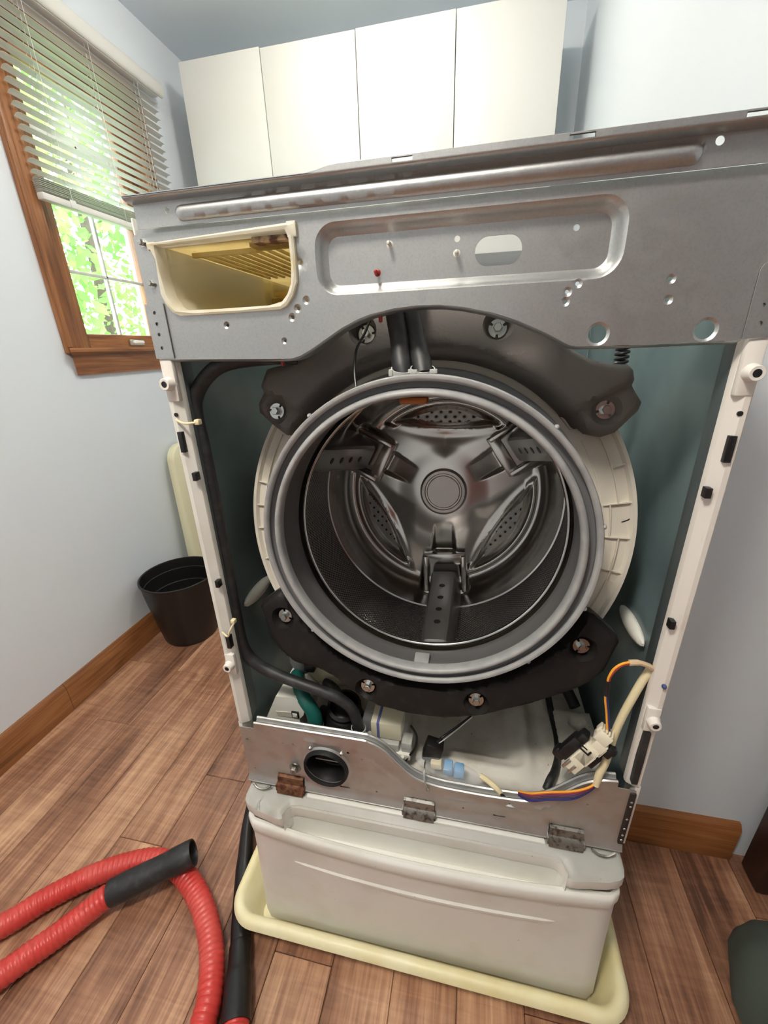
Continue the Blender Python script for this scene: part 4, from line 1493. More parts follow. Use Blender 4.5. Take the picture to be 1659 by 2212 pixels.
def base_and_pump(wa):
    # moulded base
    m = MB()

    def dep(a, b):
        h = 0.446
        h -= 0.016 * sstep(0, 0.010, -sd_rrect(a, b, -0.02, 0.168, 0.085, 0.34, 0.02))
        h += 0.009 * (1 - sstep(0.004, 0.012, abs(sd_rrect(a, b, -0.035, 0.195, 0.06, 0.36, 0.03))))
        h += 0.022 * sstep(0.246, 0.258, a) * (1 - sstep(0.19, 0.205, b))
        h += 0.010 * sstep(0.225, 0.232, a)
        q = math.hypot(a - 0.292, b - 0.160)
        h -= 0.007 * (1 - sstep(0.012, 0.016, q)) - 0.003 * (1 - sstep(0.003, 0.008, abs(q - 0.018)))
        h += 0.012 * (1 - sstep(0.012, 0.03, b))
        return h
    sheet(m, [(-0.335, 0.012), (0.322, 0.012), (0.322, 0.55), (-0.335, 0.55)], [], dep, (lambda a, b, d: (a, b, d)), 0.0085, -0.003)
    m.build('base_pan', base_m, wa, 60)
    # pump with white cover at the left
    c = empty('drain_pump', (-0.27, 0.07, 0.45))
    adopt(c, wa)
    m = MB()
    pf = [(-0.3195, 0.489), (-0.317, 0.498), (-0.2875, 0.562), (-0.246, 0.566), (-0.230, 0.540), (-0.2340, 0.524), (-0.2435, 0.512), (-0.2430, 0.492), (-0.2400, 0.482)]
    m.loft([[(x, y, z) for x, z in pf] for y in (0.046, 0.048)] + [[(x - 0.004, 0.16, z - 0.012) for x, z in pf]], True, True, True)
    m.box((-0.325, 0.043, 0.484), (-0.239, 0.052, 0.497), 0.002)
    m.build('pump_cover', white_pl, c, 30)
    MB().loft([[(x, y, z) for x, z in [(-0.292, 0.524), (-0.250, 0.528), (-0.248, 0.514), (-0.288, 0.513)]] for y in (0.0450, 0.0462)], True, True, True).build('cover_window', mat('cover_recess', (200, 196, 182), 0.5), c)
    MB().box((-0.258, 0.043, 0.516), (-0.243, 0.047, 0.531), 0.001).build('label_frame', black_pl, c)
    MB().box((-0.2555, 0.042, 0.5185), (-0.2455, 0.0435, 0.5285), 0.0005).build('white_tab', white_pl, c)
    MB().box((-0.2475, 0.0415, 0.5225), (-0.2462, 0.0425, 0.5238)).build('tab_dot', black_pl, c)
    MB().tube(spline([(-0.270, 0.11, 0.560), (-0.250, 0.075, 0.568), (-0.232, 0.055, 0.557), (-0.2155, 0.048, 0.537), (-0.210, 0.046, 0.512), (-0.213, 0.046, 0.490)], 6), [0.0135] * 20 + [0.0145] * 11, 16).build('green_hose', green_m, c)
    cl = MB().lathe([(0.0152, -0.0035), (0.0165, -0.0035), (0.0165, 0.0035), (0.0152, 0.0035)], 22, align((-0.2115, 0.046, 0.499), (-0.08, 0, 1)))
    cl.box((-0.196, 0.026, 0.500), (-0.186, 0.034, 0.508), 0.001)
    cl.box((-0.202, 0.026, 0.486), (-0.197, 0.031, 0.499), 0.001)
    cl.build('hose_clamp', clamp_m, c)
    m = MB().sphere((-0.165, 0.085, 0.482), (0.040, 0.045, 0.040), 24)
    m.lathe([(0.030, 0.0), (0.034, 0.004), (0.034, 0.03), (0.028, 0.034)], 24, align((-0.165, 0.09, 0.495), (0.1, -0.25, 1)))
    m.box((-0.23, 0.045, 0.448), (-0.11, 0.12, 0.478), 0.006)
    m.build('pump_body', black_pl, c)
    m = MB().tube(spline([(-0.205, 0.10, 0.560), (-0.186, 0.09, 0.562), (-0.175, 0.09, 0.545), (-0.176, 0.09, 0.520)], 6), 0.008, 12)
    m.build('black_hose', black_rub, c)
    cl = MB().lathe([(0.0125, -0.004), (0.014, -0.004), (0.014, 0.004), (0.0125, 0.004)], 20, align((-0.1205, 0.036, 0.522), (0.05, 0.1, 1)))
    cl.box((-0.108, 0.024, 0.519), (-0.100, 0.030, 0.525), 0.001)
    cl.build('hose_clamp', clamp_m, c)
    # sump seen through the gap of the lower weight
    MB().sphere((-0.205, 0.150, 0.560), (0.062, 0.04, 0.045), 24).build('sump', mat('sump_plastic', (196, 190, 160), 0.5), wa)
    MB().sphere((-0.262, 0.135, 0.590), (0.030, 0.03, 0.040), 18).build('sump_collar', grey_pl, wa)
    MB().box((-0.246, 0.094, 0.584), (-0.224, 0.115, 0.604), 0.004).build('sump_plug', black_pl, wa)
    # circulation motor under clear cover
    c = empty('motor_block', (-0.06, 0.06, 0.45))
    adopt(c, wa)
    m = MB().box((-0.098, 0.040, 0.502), (-0.040, 0.085, 0.540), 0.003)
    m.build('coil', mat('coil_wrap', (226, 218, 184), 0.5), c)
    MB().box((-0.0865, 0.0385, 0.5015), (-0.0810, 0.0865, 0.5412), 0.0015).build('blue_band', mat('blue_band', (44, 62, 150), 0.4), c)
    MB().box((-0.112, 0.034, 0.488), (-0.026, 0.10, 0.552), 0.004).build('clear_cover', film2_m, c)
    m = MB().box((-0.106, 0.030, 0.470), (-0.094, 0.05, 0.506), 0.002)
    m.box((-0.092, 0.032, 0.472), (-0.044, 0.070, 0.500), 0.002)
    m.box((-0.040, 0.034, 0.478), (-0.020, 0.060, 0.506), 0.003)
    m.build('terminal_block', mat('terminal_plastic', (186, 186, 180), 0.45), c)
    m = MB().box((-0.050, 0.028, 0.470), (-0.022, 0.05, 0.484), 0.002)
    for x in (-0.046, -0.036):
        m.lathe([(0.0, 0.006), (0.003, 0.006), (0.003, 0.0)], 10, align((x, 0.030, 0.477), (0, -0.7, 0.7)))
    m.build('spade_terminal', white_pl, c)
    MB().tube(spline([(-0.024, 0.05, 0.535), (-0.012, 0.042, 0.520), (-0.014, 0.035, 0.498), (-0.026, 0.03, 0.478), (-0.034, 0.03, 0.462)], 6), 0.0022, 8).build('motor_wire', black_pl, c)
    # ferrite block and its leads
    f = MB().box((-0.016, -0.012, -0.020), (0.016, 0.012, 0.020), 0.003, M=Matrix.Translation((0.0185, 0.040, 0.495)) @ Matrix.Rotation(math.radians(14), 4, 'Y')).build('ferrite_block', black_pl, wa)
    m = MB().tube(spline([(0.026, 0.042, 0.514), (0.036, 0.052, 0.517), (0.055, 0.060, 0.531), (0.085, 0.075, 0.552)], 6), 0.0022, 8)
    m.build('lead', black_pl, f)
    MB().tube(spline([(0.029, 0.040, 0.513), (0.039, 0.048, 0.516), (0.057, 0.056, 0.531), (0.086, 0.072, 0.553)], 6), 0.0010, 6).build('lead', white_w, f)
    MB().tube(spline([(0.006, 0.030, 0.478), (0.007, 0.010, 0.492), (0.008, -0.008, 0.484), (0.012, -0.014, 0.472), (0.014, -0.0165, 0.463)], 6), 0.0013, 8).build('hook_wire', bolt_m, f)
    # bag of connectors lying behind the panel
    b = MB()
    rings = []
    for i in range(13):
        t = i / 12
        x = -0.012 + 0.118 * t
        r = 0.017 * math.sqrt(max(0.02, 1 - abs(2 * t - 1) ** 2.6))
        rings.append([(x, 0.030 - 0.02 * t + (r * 1.15 + 0.002 * math.sin(3 * a + 5 * t)) * math.cos(a), 0.478 + r * 0.75 * math.sin(a) + 0.001 * math.sin(5 * a + 9 * t)) for a in [2 * PI * k / 16 for k in range(16)]])
    b.loft(rings, True, True, True)
    bo = b.build('connector_bag', film_m, wa, 60)
    for x0, dx, dy in ((0.040, 0.016, 0.0), (0.058, 0.018, -0.003)):
        MB().box((x0, 0.012 + dy, 0.470), (x0 + dx, 0.032 + dy, 0.489), 0.003).build('connector', mat('blue_connector', (120, 170, 210), 0.3), bo)
    MB().box((0.016, 0.018, 0.472), (0.036, 0.034, 0.486), 0.003).build('connector', sleeve_m, bo)
    MB().tube(spline([(0.104, 0.016, 0.480), (0.118, 0.010, 0.478), (0.132, 0.002, 0.474), (0.139, 0.000, 0.466)], 5), [0.0050] * 11 + [0.0046] * 5, 10).build('bag_sleeve', sleeve_m, bo)
    MB().tube([(0.133, 0.002, 0.473), (0.139, -0.002, 0.468), (0.146, -0.004, 0.462)], 0.0030, 8).build('bag_wire', black_pl, bo)
    # black cable over the base on the right
    MB().tube(spline([(0.250, 0.245, 0.470), (0.251, 0.200, 0.463), (0.253, 0.138, 0.462), (0.248, 0.095, 0.462), (0.236, 0.060, 0.466), (0.224, 0.036, 0.474), (0.215, 0.02, 0.468)], 8), 0.0068, 12).build('base_cable', black_rub, wa)
    MB().tube(spline([(0.276, 0.255, 0.500), (0.288, 0.23, 0.488), (0.298, 0.205, 0.476)], 5), 0.0115, 14).build('drain_elbow', black_rub, wa)
    # coloured wires and cream sleeve
    for i, mt in enumerate((orange_w, red_w, purple_w, brown_w, blue_w, blue_w)):
        o = i * 0.0026
        pts = [(0.168, 0.004 - o * 0.2, 0.474 - o * 0.4), (0.184, -0.010 - o * 0.25, 0.4935 - o), (0.209, -0.012 - o * 0.2, 0.506 - o * 1.1), (0.243, -0.015 - o * 0.2, 0.5215 - o * 1.1), (0.264, -0.015, 0.535 - o * 0.9), (0.278, -0.010, 0.5445 - o * 0.5)]
        MB().tube(spline(pts, 6), 0.0018, 8).build('loom_wire', mt, wa)
    MB().tube(spline([(0.276, -0.012, 0.540), (0.279, -0.008, 0.562), (0.2855, -0.004, 0.585), (0.290, 0.000, 0.634), (0.297, 0.004, 0.672), (0.307, 0.008, 0.710), (0.318, 0.014, 0.740), (0.330, 0.020, 0.760)], 8), [0.0048] * 4 + [0.0056] * 53, 12).build('loom_sleeve', sleeve_m, wa)


LOW_TOP = [(-0.306, 0.5500), (-0.200, 0.5500), (-0.105, 0.5498), (-0.090, 0.5475), (-0.075, 0.5420), (-0.061, 0.5320), (-0.049, 0.5180), (-0.037, 0.5040), (-0.021, 0.4880), (-0.005, 0.4770), (0.018, 0.4700), (0.043, 0.4665), (0.080, 0.4655), (0.114, 0.4655),
           (0.150, 0.4670), (0.174, 0.4690), (0.194, 0.4740), (0.210, 0.4820), (0.225, 0.4960), (0.241, 0.5140), (0.257, 0.5310), (0.272, 0.5420), (0.288, 0.5480), (0.307, 0.5500)]


def lower_panel(wa):
    ou = [(-0.337, 0.4035), (-0.337, 0.5370), (-0.3085, 0.5375)] + LOW_TOP + [(0.308, 0.5395), (0.3345, 0.5385), (0.3345, 0.4035)]
    hx, hz, hr = -0.1710, 0.4740, 0.0400
    holes = [circle(hx, hz, hr, 36)]
    for x0, x1 in ((-0.275, -0.220), (-0.029, 0.028), (0.2195, 0.275)):
        holes.append(rrect(x0, x1, 0.4080, 0.4300, 0.004, 3))
    small = [(-0.326, 0.506, 0.0032), (-0.331, 0.519, 0.0014), (-0.254, 0.5125, 0.0014), (-0.233, 0.514, 0.0017), (-0.128, 0.5150, 0.0028), (-0.103, 0.505, 0.0014),
             (0.077, 0.4265, 0.0020), (-0.079, 0.4268, 0.0020), (0.085, 0.4830 - 0.022, 0.0012), (0.153, 0.4590, 0.0012), (0.271, 0.4905, 0.0016), (-0.215, 0.4210, 0.0015), (-0.322, 0.430, 0.0016)]
    holes += [circle(x, z, r, 10) for x, z, r in small]
    for xc, zc in ((-0.140, 0.4235), (0.1385, 0.4225)):
        holes.append([(xc - 0.010, zc - 0.0022), (xc + 0.010, zc - 0.0022), (xc + 0.010, zc + 0.0022), (xc - 0.010, zc + 0.0022)])
    rib = [(-0.294, 0.5275), (-0.240, 0.5285), (-0.170, 0.5290), (-0.115, 0.5270), (-0.086, 0.5160), (-0.064, 0.4990), (-0.045, 0.4800), (-0.025, 0.4640), (-0.004, 0.4550), (0.030, 0.4510), (0.076, 0.4500), (0.130, 0.4520), (0.175, 0.4570),
           (0.203, 0.4650), (0.224, 0.4790), (0.243, 0.5010), (0.260, 0.5190), (0.276, 0.5270), (0.2945, 0.5285)]

    def dep(a, b):
        e = 0.0
        d = segdist(a, b, rib, False)
        e -= 0.0035 * (1 - sstep(0.001, 0.0045, d))
        q = math.hypot(a - hx, b - hz)
        e -= 0.004 * (1 - sstep(0.0405, 0.046, q))
        e -= 0.012 * (1 - sstep(0.403, 0.425, b)) ** 2 * 0.6
        dx = max(abs(a + 0.236) - 0.007, 0)
        e += 0.004 * (1 - sstep(0.0, 0.004, dx)) * sstep(0.455, 0.460, b) * (1 - sstep(0.506, 0.514, b))
        return e
    m = MB()
    rl = spline([(a, b, 0) for a, b in rib], 3)
    sheet(m, ou, holes, dep, XZ(-0.010), 0.0075, 0.0012, rings=[circle(hx, hz, 0.0405, 36), circle(hx, hz, 0.046, 36)], edge_s=0.005)
    # folded, double-rolled top edge
    tp = spline([(a, 0, b) for a, b in LOW_TOP], 4)
    pf = [(-0.0098, -0.004), (-0.0112, 0.0), (-0.0108, 0.0022), (-0.0085, 0.0034), (-0.0060, 0.0022), (-0.0050, -0.0012), (-0.0035, -0.0030), (-0.0010, -0.0030), (0.0010, -0.0010), (0.0022, 0.0022), (0.0046, 0.0034), (0.0068, 0.0022), (0.0074, -0.001), (0.0074, -0.012)]
    rings = []
    for i, p in enumerate(tp):
        t = (tp[min(i + 1, len(tp) - 1)] - tp[max(i - 1, 0)]).normalized()
        nv = Vector((-t.z, 0, t.x))
        rings.append([p + nv * h + Vector((0, y, 0)) for y, h in pf])
    m.loft(rings, False)
    lp = m.build('lower_panel', steel_low, wa, 35)
    # drain filter opening
    fl = MB().lathe([(0.0365, 0.006), (0.0405, 0.010), (0.0425, 0.006), (0.0425, 0.001), (0.0395, -0.004), (0.0375, -0.01), (0.0360, -0.03), (0.0345, -0.032), (0.0345, -0.060), (0.0320, -0.062), (0.0320, -0.095), (0.0, -0.096)], 48, along_y(hx, -0.012, hz)).build('filter_housing', mat('filter_plastic', (20, 18, 18), 0.55, spec=0.3), lp, 30)
    m = MB()
    for k in range(4):
        a = k * PI / 2 + 0.5
        m.box((-0.003, 0.0, -0.012), (0.003, 0.03, 0.0), 0.001, M=Matrix.Translation((hx, 0.045, hz)) @ Matrix.Rotation(a, 4, 'Y') @ Matrix.Translation((0, 0, -0.021)))
    m.build('filter_rib', black_pl, fl)
    for x, z in ((-0.199, 0.5135), (-0.140, 0.5130)):
        MB().lathe([(0.0, 0.0042), (0.0022, 0.0040), (0.0036, 0.0022), (0.0040, 0.0)], 14, along_y(x, -0.0105, z)).build('panel_screw', bolt_m, lp)
    m = MB().lathe([(0.0, 0.010), (0.0065, 0.010), (0.0072, 0.009), (0.0072, 0.0)], 6, along_y(-0.236, -0.010, 0.4520))
    m.lathe([(0.0, 0.0018), (0.011, 0.0018), (0.0115, 0.0)], 20, along_y(-0.236, -0.010, 0.4520))
    m.build('panel_bolt', dull_steel, lp, 25)
    MB().lathe([(0.0, 0.0035), (0.0022, 0.0035), (0.0034, 0.002), (0.0036, 0.0)], 12, along_y(0.0145, -0.0125, 0.4625)).build('panel_screw', bolt_m, lp)
    # hanger brackets along the bottom edge
    for (x0, x1), mt in (((-0.2735, -0.2215), rusty), ((-0.0280, 0.0270), dull_steel), ((0.2205, 0.2740), dull_steel)):
        pf = [(-0.004, 0.4290), (-0.0115, 0.4285), (-0.0150, 0.4260), (-0.0165, 0.4190), (-0.0175, 0.4120), (-0.0210, 0.4090), (-0.0245, 0.4020), (-0.0262, 0.3950), (-0.0250, 0.3945), (-0.0230, 0.4010), (-0.0195, 0.4075), (-0.0158, 0.4105), (-0.0148, 0.4185), (-0.0135, 0.4248), (-0.0110, 0.4268), (-0.004, 0.4272)]
        m = MB().loft([[(x, y, z) for y, z in pf] for x in (x0, x1)], True, True, True)
        m.box((x0 - 0.003, -0.023, 0.396), (x0, -0.010, 0.411), 0.0008)
        m.box((x1, -0.023, 0.396), (x1 + 0.003, -0.010, 0.411), 0.0008)
        m.build('hanger_bracket', mt, lp, 30)
    for xc, zc in ((-0.137, 0.4245), (0.1415, 0.4235)):
        MB().box((xc - 0.010, -0.0075, zc - 0.004), (xc + 0.010, -0.0055, zc + 0.004), 0.0004).build('backing_tab', white_pl, lp)
    # bottom flange with end clips
    MB().box((-0.337, -0.018, 0.4015), (0.3345, 0.012, 0.4035), 0.0005).build('panel_flange', steel_low, lp)
    for x in (-0.305, 0.305):
        MB().tube(spline([(x - 0.018, -0.022, 0.404), (x - 0.008, -0.026, 0.399), (x + 0.006, -0.026, 0.399), (x + 0.018, -0.022, 0.404)], 6), 0.002, 8).build('spring_clip', dull_steel, lp)


def pedestal():
    p = empty('washer_pedestal', (0, 0.33, 0.012))
    tag(p, 'white plastic drawer pedestal under the washer with a long scooped handle', 'pedestal')
    MB().box((-0.3345, 0.004, 0.030), (0.3345, 0.685, 0.400), 0.006).build('body', ped_m, p)
    for x in (-0.30, 0.30):
        for y in (0.05, 0.64):
            MB().lathe([(0.0, 0.0), (0.022, 0.0), (0.022, 0.008), (0.012, 0.010), (0.012, 0.022), (0, 0.022)], 20, Matrix.Translation((x, y, 0.0085))).build('foot', black_pl, p)

    def yf(x):
        return -0.049 - 0.019 * (1 - (x / 0.335) ** 2)
    # curved front
    xs = [-0.3350 + 0.67 * i / 44 for i in range(45)]
    pf = [(0.0095, 0.335), (0.0065, 0.3395), (0.001, 0.3410), (-0.0025, 0.3385), (-0.0045, 0.3340), (-0.0050, 0.3240), (-0.0045, 0.3150), (-0.0020, 0.3090), (0.0015, 0.3050), (0.0020, 0.2980), (0.0020, 0.2), (0.004, 0.034), (0.010, 0.030), (0.018, 0.030), (0.018, 0.29), (0.0095, 0.30)]
    rings = []
    for x in xs:
        e = sstep(0.318, 0.335, abs(x)) * 0.012
        rg = []
        for a, z in pf:
            f = yf(x) + (-0.0660 - yf(x)) * sstep(0.27, 0.05, z) if z < 0.27 else yf(x)
            rg.append((x, f + a + e * (1 if a < 0.014 else 0.3), z))
        rings.append(rg)
    fr = MB().loft(rings, True, True, True).build('drawer_front', ped_m, p, 40)
    for s in (-1, 1):
        a, b = sorted((s * 0.3240, s * 0.3345))
        MB().box((a, -0.034, 0.048), (b, 0.006, 0.333), 0.003).build('drawer_side', ped_m, fr)
    pts = [(-0.255 + 0.51 * i / 30, 0, 0) for i in range(31)]
    MB().tube([(x, yf(x) + 0.0085, 0.247) for x, _, _ in pts], [0.0050, 0.0085] + [0.0098] * 27 + [0.0085, 0.0050], 10).build('moulded_line', ped_m, fr)
    # cap with handle scoop
    ou = [(-0.3355, 0.006), (-0.3365, -0.032), (-0.3345, -0.041), (-0.3270, -0.0470), (-0.3100, -0.0525), (-0.2640, -0.0600), (-0.2560, -0.0605), (-0.2510, -0.0585), (-0.2480, -0.0520), (-0.2420, -0.0420), (-0.2350, -0.0385), (-0.2250, -0.0375),
          (0.2220, -0.0375), (0.2320, -0.0385), (0.2390, -0.0420), (0.2440, -0.0520), (0.2470, -0.0585), (0.2520, -0.0605), (0.2600, -0.0600), (0.3100, -0.0525), (0.3270, -0.0470), (0.3345, -0.041), (0.3365, -0.032), (0.3355, 0.006)]

    def top(a, b):
        d = segdist(a, b, ou[:-1] and ou)
        z = 0.3845 + 0.20 * max(0, b + 0.06)
        return z - 0.008 * (1 - sstep(-0.001, 0.009, d)) ** 2
    m = MB()
    sheet(m, ou, [], lambda a, b: top(a, b), lambda a, b, d: (a, b, d), 0.008, 0.0, edge_s=0.005)
    dd = dens(ou, 0.005)
    m.loft([[(a, b, top(a, b)) for a, b in dd], [(a, b, 0.360) for a, b in dd], [(a * 0.998, b + 0.0015, 0.3555) for a, b in dd], [(a * 0.988, b + 0.006, 0.3535) for a, b in dd], [(a * 0.978, b + 0.010, 0.335) for a, b in dd]], True)
    m.build('drawer_cap', ped_m, fr, 50)
    MB().box((-0.215, -0.0235, 0.3900), (0.215, -0.0125, 0.3962), 0.0015).build('ledge', ped_m, fr)
    # scoop: back wall, ends and floor
    rings = []
    sc_ = [(-0.2500, -0.0580), (-0.2470, -0.0470), (-0.2400, -0.0380), (-0.2250, -0.0350), (0.2220, -0.0350), (0.2370, -0.0380), (0.2430, -0.0470), (0.2460, -0.0580)]
    m = MB().loft([[(a, b, z) for a, b in sc_] for z in (0.386, 0.345, 0.318)] + [[(a * 0.97, b - 0.004, 0.308) for a, b in sc_]], False)
    m.loft([[(-0.24, y, 0.310), (0.24, y, 0.310)] for y in (-0.06, -0.033)], False)
    m.build('handle_scoop', ped_m, fr, 40)


def drain_pan():
    x0, x1, y0, y1 = -0.409, 0.394, -0.100, 0.715
    m = MB()

    def rr(o, z, e=0.0):
        return [(a, b, z) for a, b in rrect(x0 + o + e, x1 - o - e, y0 + o, y1 - o, max(0.062 - o, 0.012), 10)]
    m.loft([rr(0.024, 0.0005, 0.020), rr(0.020, 0.030, 0.018), rr(0.016, 0.050, 0.016), rr(0.002, 0.053), rr(-0.001, 0.058), rr(0.003, 0.067), rr(0.010, 0.072), rr(0.018, 0.071), rr(0.024, 0.064), rr(0.026, 0.052, 0.006), rr(0.027, 0.040, 0.012), rr(0.028, 0.034, 0.016), rr(0.029, 0.018, 0.020), rr(0.034, 0.007, 0.024)], True, True, True)
    tag(m.build('drain_pan', pan_m, None, 45), 'yellowed cream plastic drain pan on the floor under the white pedestal', 'pan')


def door_latch():
    o = empty('door_latch', (0.262, -0.006, 0.62))
    tag(o, 'cream and black door latch dangling on wires inside the washer, lower right', 'latch')
    ax = Vector((0.0500, 0, 0.0900)).normalized()
    L = Matrix(((ax.z, 0, ax.x, 0.2605), (0, 1, 0, -0.004), (-ax.x, 0, ax.z, 0.6150), (0, 0, 0, 1))) @ Matrix.Rotation(math.radians(-24), 4, 'Z')
    cr = mat('latch_cream', (226, 218, 196), 0.45)
    m = MB()
    m.box((-0.008, -0.012, -0.054), (0.013, 0.012, 0.004), 0.0015, M=L)
    m.box((-0.006, -0.012, -0.030), (0.014, -0.0105, -0.006), 0.0006, M=L)
    m.box((-0.003, -0.010, 0.002), (0.015, 0.012, 0.020), 0.0012, M=L)
    m.box((0.012, -0.008, -0.004), (0.017, 0.008, 0.014), 0.001, M=L)
    m.box((-0.009, -0.0128, -0.0045), (0.013, -0.0105, 0.0005), 0.0005, M=L)
    m.build('latch_housing', cr, o, 30)
    m = MB()
    m.box((-0.009, -0.011, 0.018), (0.011, 0.009, 0.036), 0.001, M=L)
    m.box((-0.012, -0.007, 0.028), (-0.0085, 0.005, 0.040), 0.0008, M=L)
    for i in range(4):
        m.box((-0.0075 + i * 0.0045, -0.0095, 0.036), (-0.0050 + i * 0.0045, 0.006, 0.0395), 0.0004, M=L)
    m.build('connector_plug', cr, o, 30)
    m = MB()
    m.box((-0.0245, -0.010, -0.050), (-0.008, 0.012, -0.004), 0.004, M=L)
    m.box((-0.0205, -0.009, -0.006), (-0.008, 0.011, 0.010), 0.003, M=L)
    m.box((-0.028, -0.008, -0.058), (-0.010, 0.010, -0.040), 0.004, M=L)
    m.build('latch_cover', black_pl, o, 30)
    m = MB().box((0.013, -0.004, -0.032), (0.024, 0.012, -0.006), 0.003, M=L)
    m.box((0.016, -0.004, 0.000), (0.028, 0.012, 0.020), 0.003, M=L)
    m.lathe([(0.0, 0.006), (0.006, 0.006), (0.007, 0.0)], 16, L @ Matrix.Translation((0.024, 0.004, 0.012)) @ Matrix.Rotation(PI / 2, 4, 'Y'))
    m.build('latch_switch', black_pl, o, 30)
    m = MB().box((-0.008, -0.0135, -0.0575), (-0.004, -0.0105, -0.038), 0.0006, M=L)
    m.box((0.002, -0.0135, -0.0575), (0.006, -0.0105, -0.040), 0.0006, M=L)
    m.build('latch_tongue', bolt_m, o, 30)
    m = MB().box((-0.012, -0.0135, -0.0105), (0.004, -0.0115, -0.0085), M=L)
    m.box((0.002, -0.0135, -0.0105), (0.0045, -0.0115, -0.002), M=L)
    m.box((-0.012, -0.0135, -0.0045), (-0.002, -0.0115, -0.0028), M=L)
    m.build('latch_slot', black_pl, o, 30)
    top = L @ Vector((0.0, -0.002, 0.038))
    for dx, mt, n in ((0.0, orange_w, 'wire'), (0.0028, blue_w, 'wire')):
        MB().tube(spline([top + Vector((dx, 0, -0.004)), (0.2715 + dx, -0.004, 0.682), (0.2672 + dx, -0.003, 0.702), (0.2655 + dx, -0.002, 0.716)], 6), 0.0016, 8).build(n, mt, o)
    MB().tube(spline([(0.2668, -0.002, 0.712), (0.2662, -0.002, 0.722), (0.2660, -0.001, 0.736)], 5), 0.0034, 10).build('tape_wrap', black_pl, o)
    for dx, dz, mt in ((0.0, 0.0, orange_w), (0.0015, -0.0028, red_w)):
        MB().tube(spline([(0.2660 + dx, 0.0, 0.734), (0.2670 + dx, 0.0, 0.746 + dz * 0.3), (0.2715 + dx, 0.001, 0.758 + dz), (0.280, 0.002, 0.7665 + dz), (0.290, 0.003, 0.7700 + dz)], 6), 0.0018, 8).build('wire', mt, o)
    MB().tube(spline([(0.2885, 0.003, 0.7690), (0.300, 0.004, 0.7700), (0.312, 0.006, 0.7660), (0.3225, 0.010, 0.7570), (0.328, 0.014, 0.750)], 6), [0.0042] * 7 + [0.0036] * 6 + [0.0040] * 12, 10).build('wire_sleeve', tape_m, o)


def vacuum():
    # one red hose with a black cuff at its free end, looped off to the left
    R = 0.0250
    v = empty('vacuum_hose', (-0.60, -0.10, 0.0))
    tag(v, 'red ribbed vacuum hose looped on the plank floor with a black end cuff', 'hose')
    z = R + 0.002
    pts = [(-0.700, -0.102, 0.047), (-0.728, -0.132, 0.036), (-0.764, -0.176, 0.028), (-0.802, -0.224, z), (-0.855, -0.300, z), (-0.920, -0.420, z), (-1.0, -0.56, z), (-1.10, -0.60, z), (-1.17, -0.52, z), (-1.14, -0.40, z), (-1.03, -0.29, z),
           (-0.905, -0.190, z), (-0.852, -0.130, z), (-0.785, -0.072, z), (-0.720, -0.034, z), (-0.661, -0.013, z), (-0.606, -0.014, z), (-0.556, -0.030, z), (-0.487, -0.070, z), (-0.427, -0.126, z), (-0.390, -0.185, z), (-0.378, -0.225, z), (-0.368, -0.30, z), (-0.36, -0.40, z), (-0.345, -0.47, z), (-0.305, -0.45, z), (-0.283, -0.37, z), (-0.292, -0.28, 0.0285), (-0.3165, -0.2165, 0.0285)]
    path = resample(spline(pts, 14), 0.0018)
    rs = [R * (1.0 - 0.075 * (0.5 + 0.5 * math.cos(2 * PI * i / 6.0)) ** 2) for i in range(len(path))]
    MB().tube(path, rs, 18).build('hose', red_m, v, 180)
    a, b = Vector((-0.694, -0.0965, 0.048)), Vector((-0.5435, -0.0035, 0.0790))
    M = align(a, b - a)
    ln = (b - a).length
    pf = [(R * 0.9, -0.004), (0.0270, -0.004), (0.0278, 0.0), (0.0284, 0.03), (0.0270, ln * 0.60), (0.0275, ln * 0.72), (0.0288, ln * 0.74), (0.0290, ln - 0.003), (0.0282, ln), (0.0252, ln), (0.0245, ln - 0.004), (0.0220, ln * 0.55), (0.0, ln * 0.5)]
    cu = MB().lathe(pf, 36, M).build('cuff', black_rub, v, 40)

    w = empty('crevice_tool', (-0.40, 0.0, 0.0))
    tag(w, 'black plastic vacuum crevice tool lying on the floor beside the cream drain pan', 'nozzle')
    pts = [(-0.4960, 0.200, 0.0340), (-0.480, 0.150, 0.0320), (-0.462, 0.092, 0.0290), (-0.440, 0.040, 0.026), (-0.428, 0.010, 0.025)]
    path = spline(pts, 5)
    n = len(path)
    fl = [(1.30 - 0.35 * i / (n - 1), 0.55 + 0.40 * i / (n - 1)) for i in range(n)]
    MB().tube(path, [0.0235 - 0.0025 * i / (n - 1) for i in range(n)], 16, flat=fl).build('flat_tip', black_pl, w, 40)
    p2 = [(-0.431, 0.018, 0.025), (-0.415, -0.016, 0.024), (-0.398, -0.052, 0.0235), (-0.380, -0.088, 0.0235), (-0.3665, -0.113, 0.0235)]
    MB().tube(p2, [0.0200, 0.0205, 0.0205, 0.0208, 0.0212], 24).build('tube', black_pl, w, 40)
    p3 = [(-0.368, -0.110, 0.0245), (-0.3655, -0.115, 0.0245), (-0.350, -0.147, 0.0250), (-0.346, -0.156, 0.0265), (-0.3435, -0.161, 0.0275), (-0.318, -0.2135, 0.0285), (-0.3160, -0.2180, 0.0285)]
    MB().tube(p3, [0.0205, 0.0225, 0.0228, 0.0245, 0.0265, 0.0272, 0.0270], 24).build('collar', black_pl, w, 40)


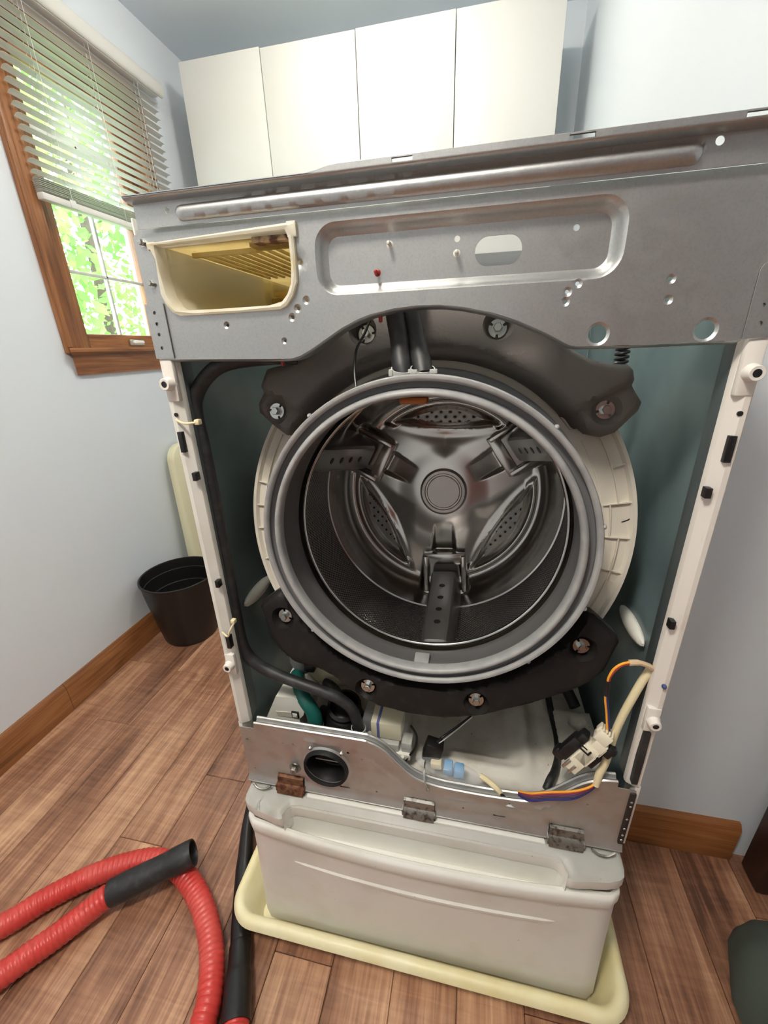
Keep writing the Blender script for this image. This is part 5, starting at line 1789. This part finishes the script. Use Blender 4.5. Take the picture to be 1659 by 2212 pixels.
def small_things():
    # waste bin
    prof = [(0.0, 0.002), (0.100, 0.0015), (0.1105, 0.004), (0.114, 0.012), (0.128, 0.10), (0.142, 0.20), (0.1495, 0.262), (0.1520, 0.300), (0.1545, 0.3035), (0.1555, 0.3005), (0.1575, 0.300), (0.1570, 0.305), (0.1540, 0.3065), (0.1495, 0.305), (0.1475, 0.285), (0.1465, 0.262), (0.1430, 0.260), (0.1390, 0.20), (0.1355, 0.198), (0.124, 0.08), (0.112, 0.010), (0.0, 0.008)]
    o = MB().lathe(prof, 72, Matrix.Translation((-1.158, 0.838, 0))).build('waste_bin', bin_m, None, 35)
    tag(o, 'round black plastic waste bin standing on the floor against the left wall', 'bin')
    # cream board leaning behind
    M = Matrix.Translation((-1.262, 1.03, 0.001)) @ Matrix.Rotation(math.radians(-3.0), 4, 'Y')
    ou = rrect(0.0, 0.42, -0.10, 0.800, 0.075, 8)
    ou = [(a, max(b, 0.0)) for a, b in ou]
    ou2 = []
    for p in ou:
        if not ou2 or math.hypot(p[0] - ou2[-1][0], p[1] - ou2[-1][1]) > 1e-5:
            ou2.append(p)
    sh = lambda a, b: a + 0.075 * b
    ins = lambda q: [(0.21 + (a - 0.21) * (1 - q / 0.21), b * (1 - q / 0.8) + (q * 0.4)) for a, b in ou2]
    m = MB().loft([[M @ Vector((x, sh(a, b), b)) for a, b in lp] for x, lp in ((0.0, ins(0.012)), (0.004, ins(0.003)), (0.014, ou2), (0.030, ou2), (0.040, ins(0.003)), (0.044, ins(0.012)))], True, True, True)
    tag(m.build('plastic_panel', board_m, None, 40), 'cream plastic panel with rounded top leaning upright behind the black bin', 'panel')
    # grey-green cloth heap at the right edge
    m = MB()
    rings = []
    for i in range(13):
        t = i / 12
        rr = []
        for k in range(40):
            a = 2 * PI * k / 40
            q = (0.125 * math.sqrt(1 - (t * 0.97) ** 2.6) + 0.003) * (1 + 0.10 * math.sin(3 * a + 1.3) + 0.05 * math.sin(7 * a + 4 * t))
            rr.append((0.722 + q * math.cos(a), -0.045 + q * 1.25 * math.sin(a), 0.001 + 0.15 * t * (1 + 0.08 * math.sin(2 * a))))
        rings.append(rr)
    m.loft(rings, True, True, True)
    tag(m.build('cloth_bag', bag_m, None, 60), 'grey-green cloth bag slumped on the floor at the right edge', 'bag')


wa = empty('washing_machine', (0, 0.35, 0.402))
tag(wa, 'front-loading washer with its front cover off, baring steel drum, grey gasket and wiring', 'washer')
washer_cabinet(wa)
top_frame(wa)
front_upper(wa)
dispenser(wa)
tub_and_gasket(wa)
drum(wa)
hoses(wa)
base_and_pump(wa)
lower_panel(wa)
pedestal()
drain_pan()
door_latch()
vacuum()
small_things()
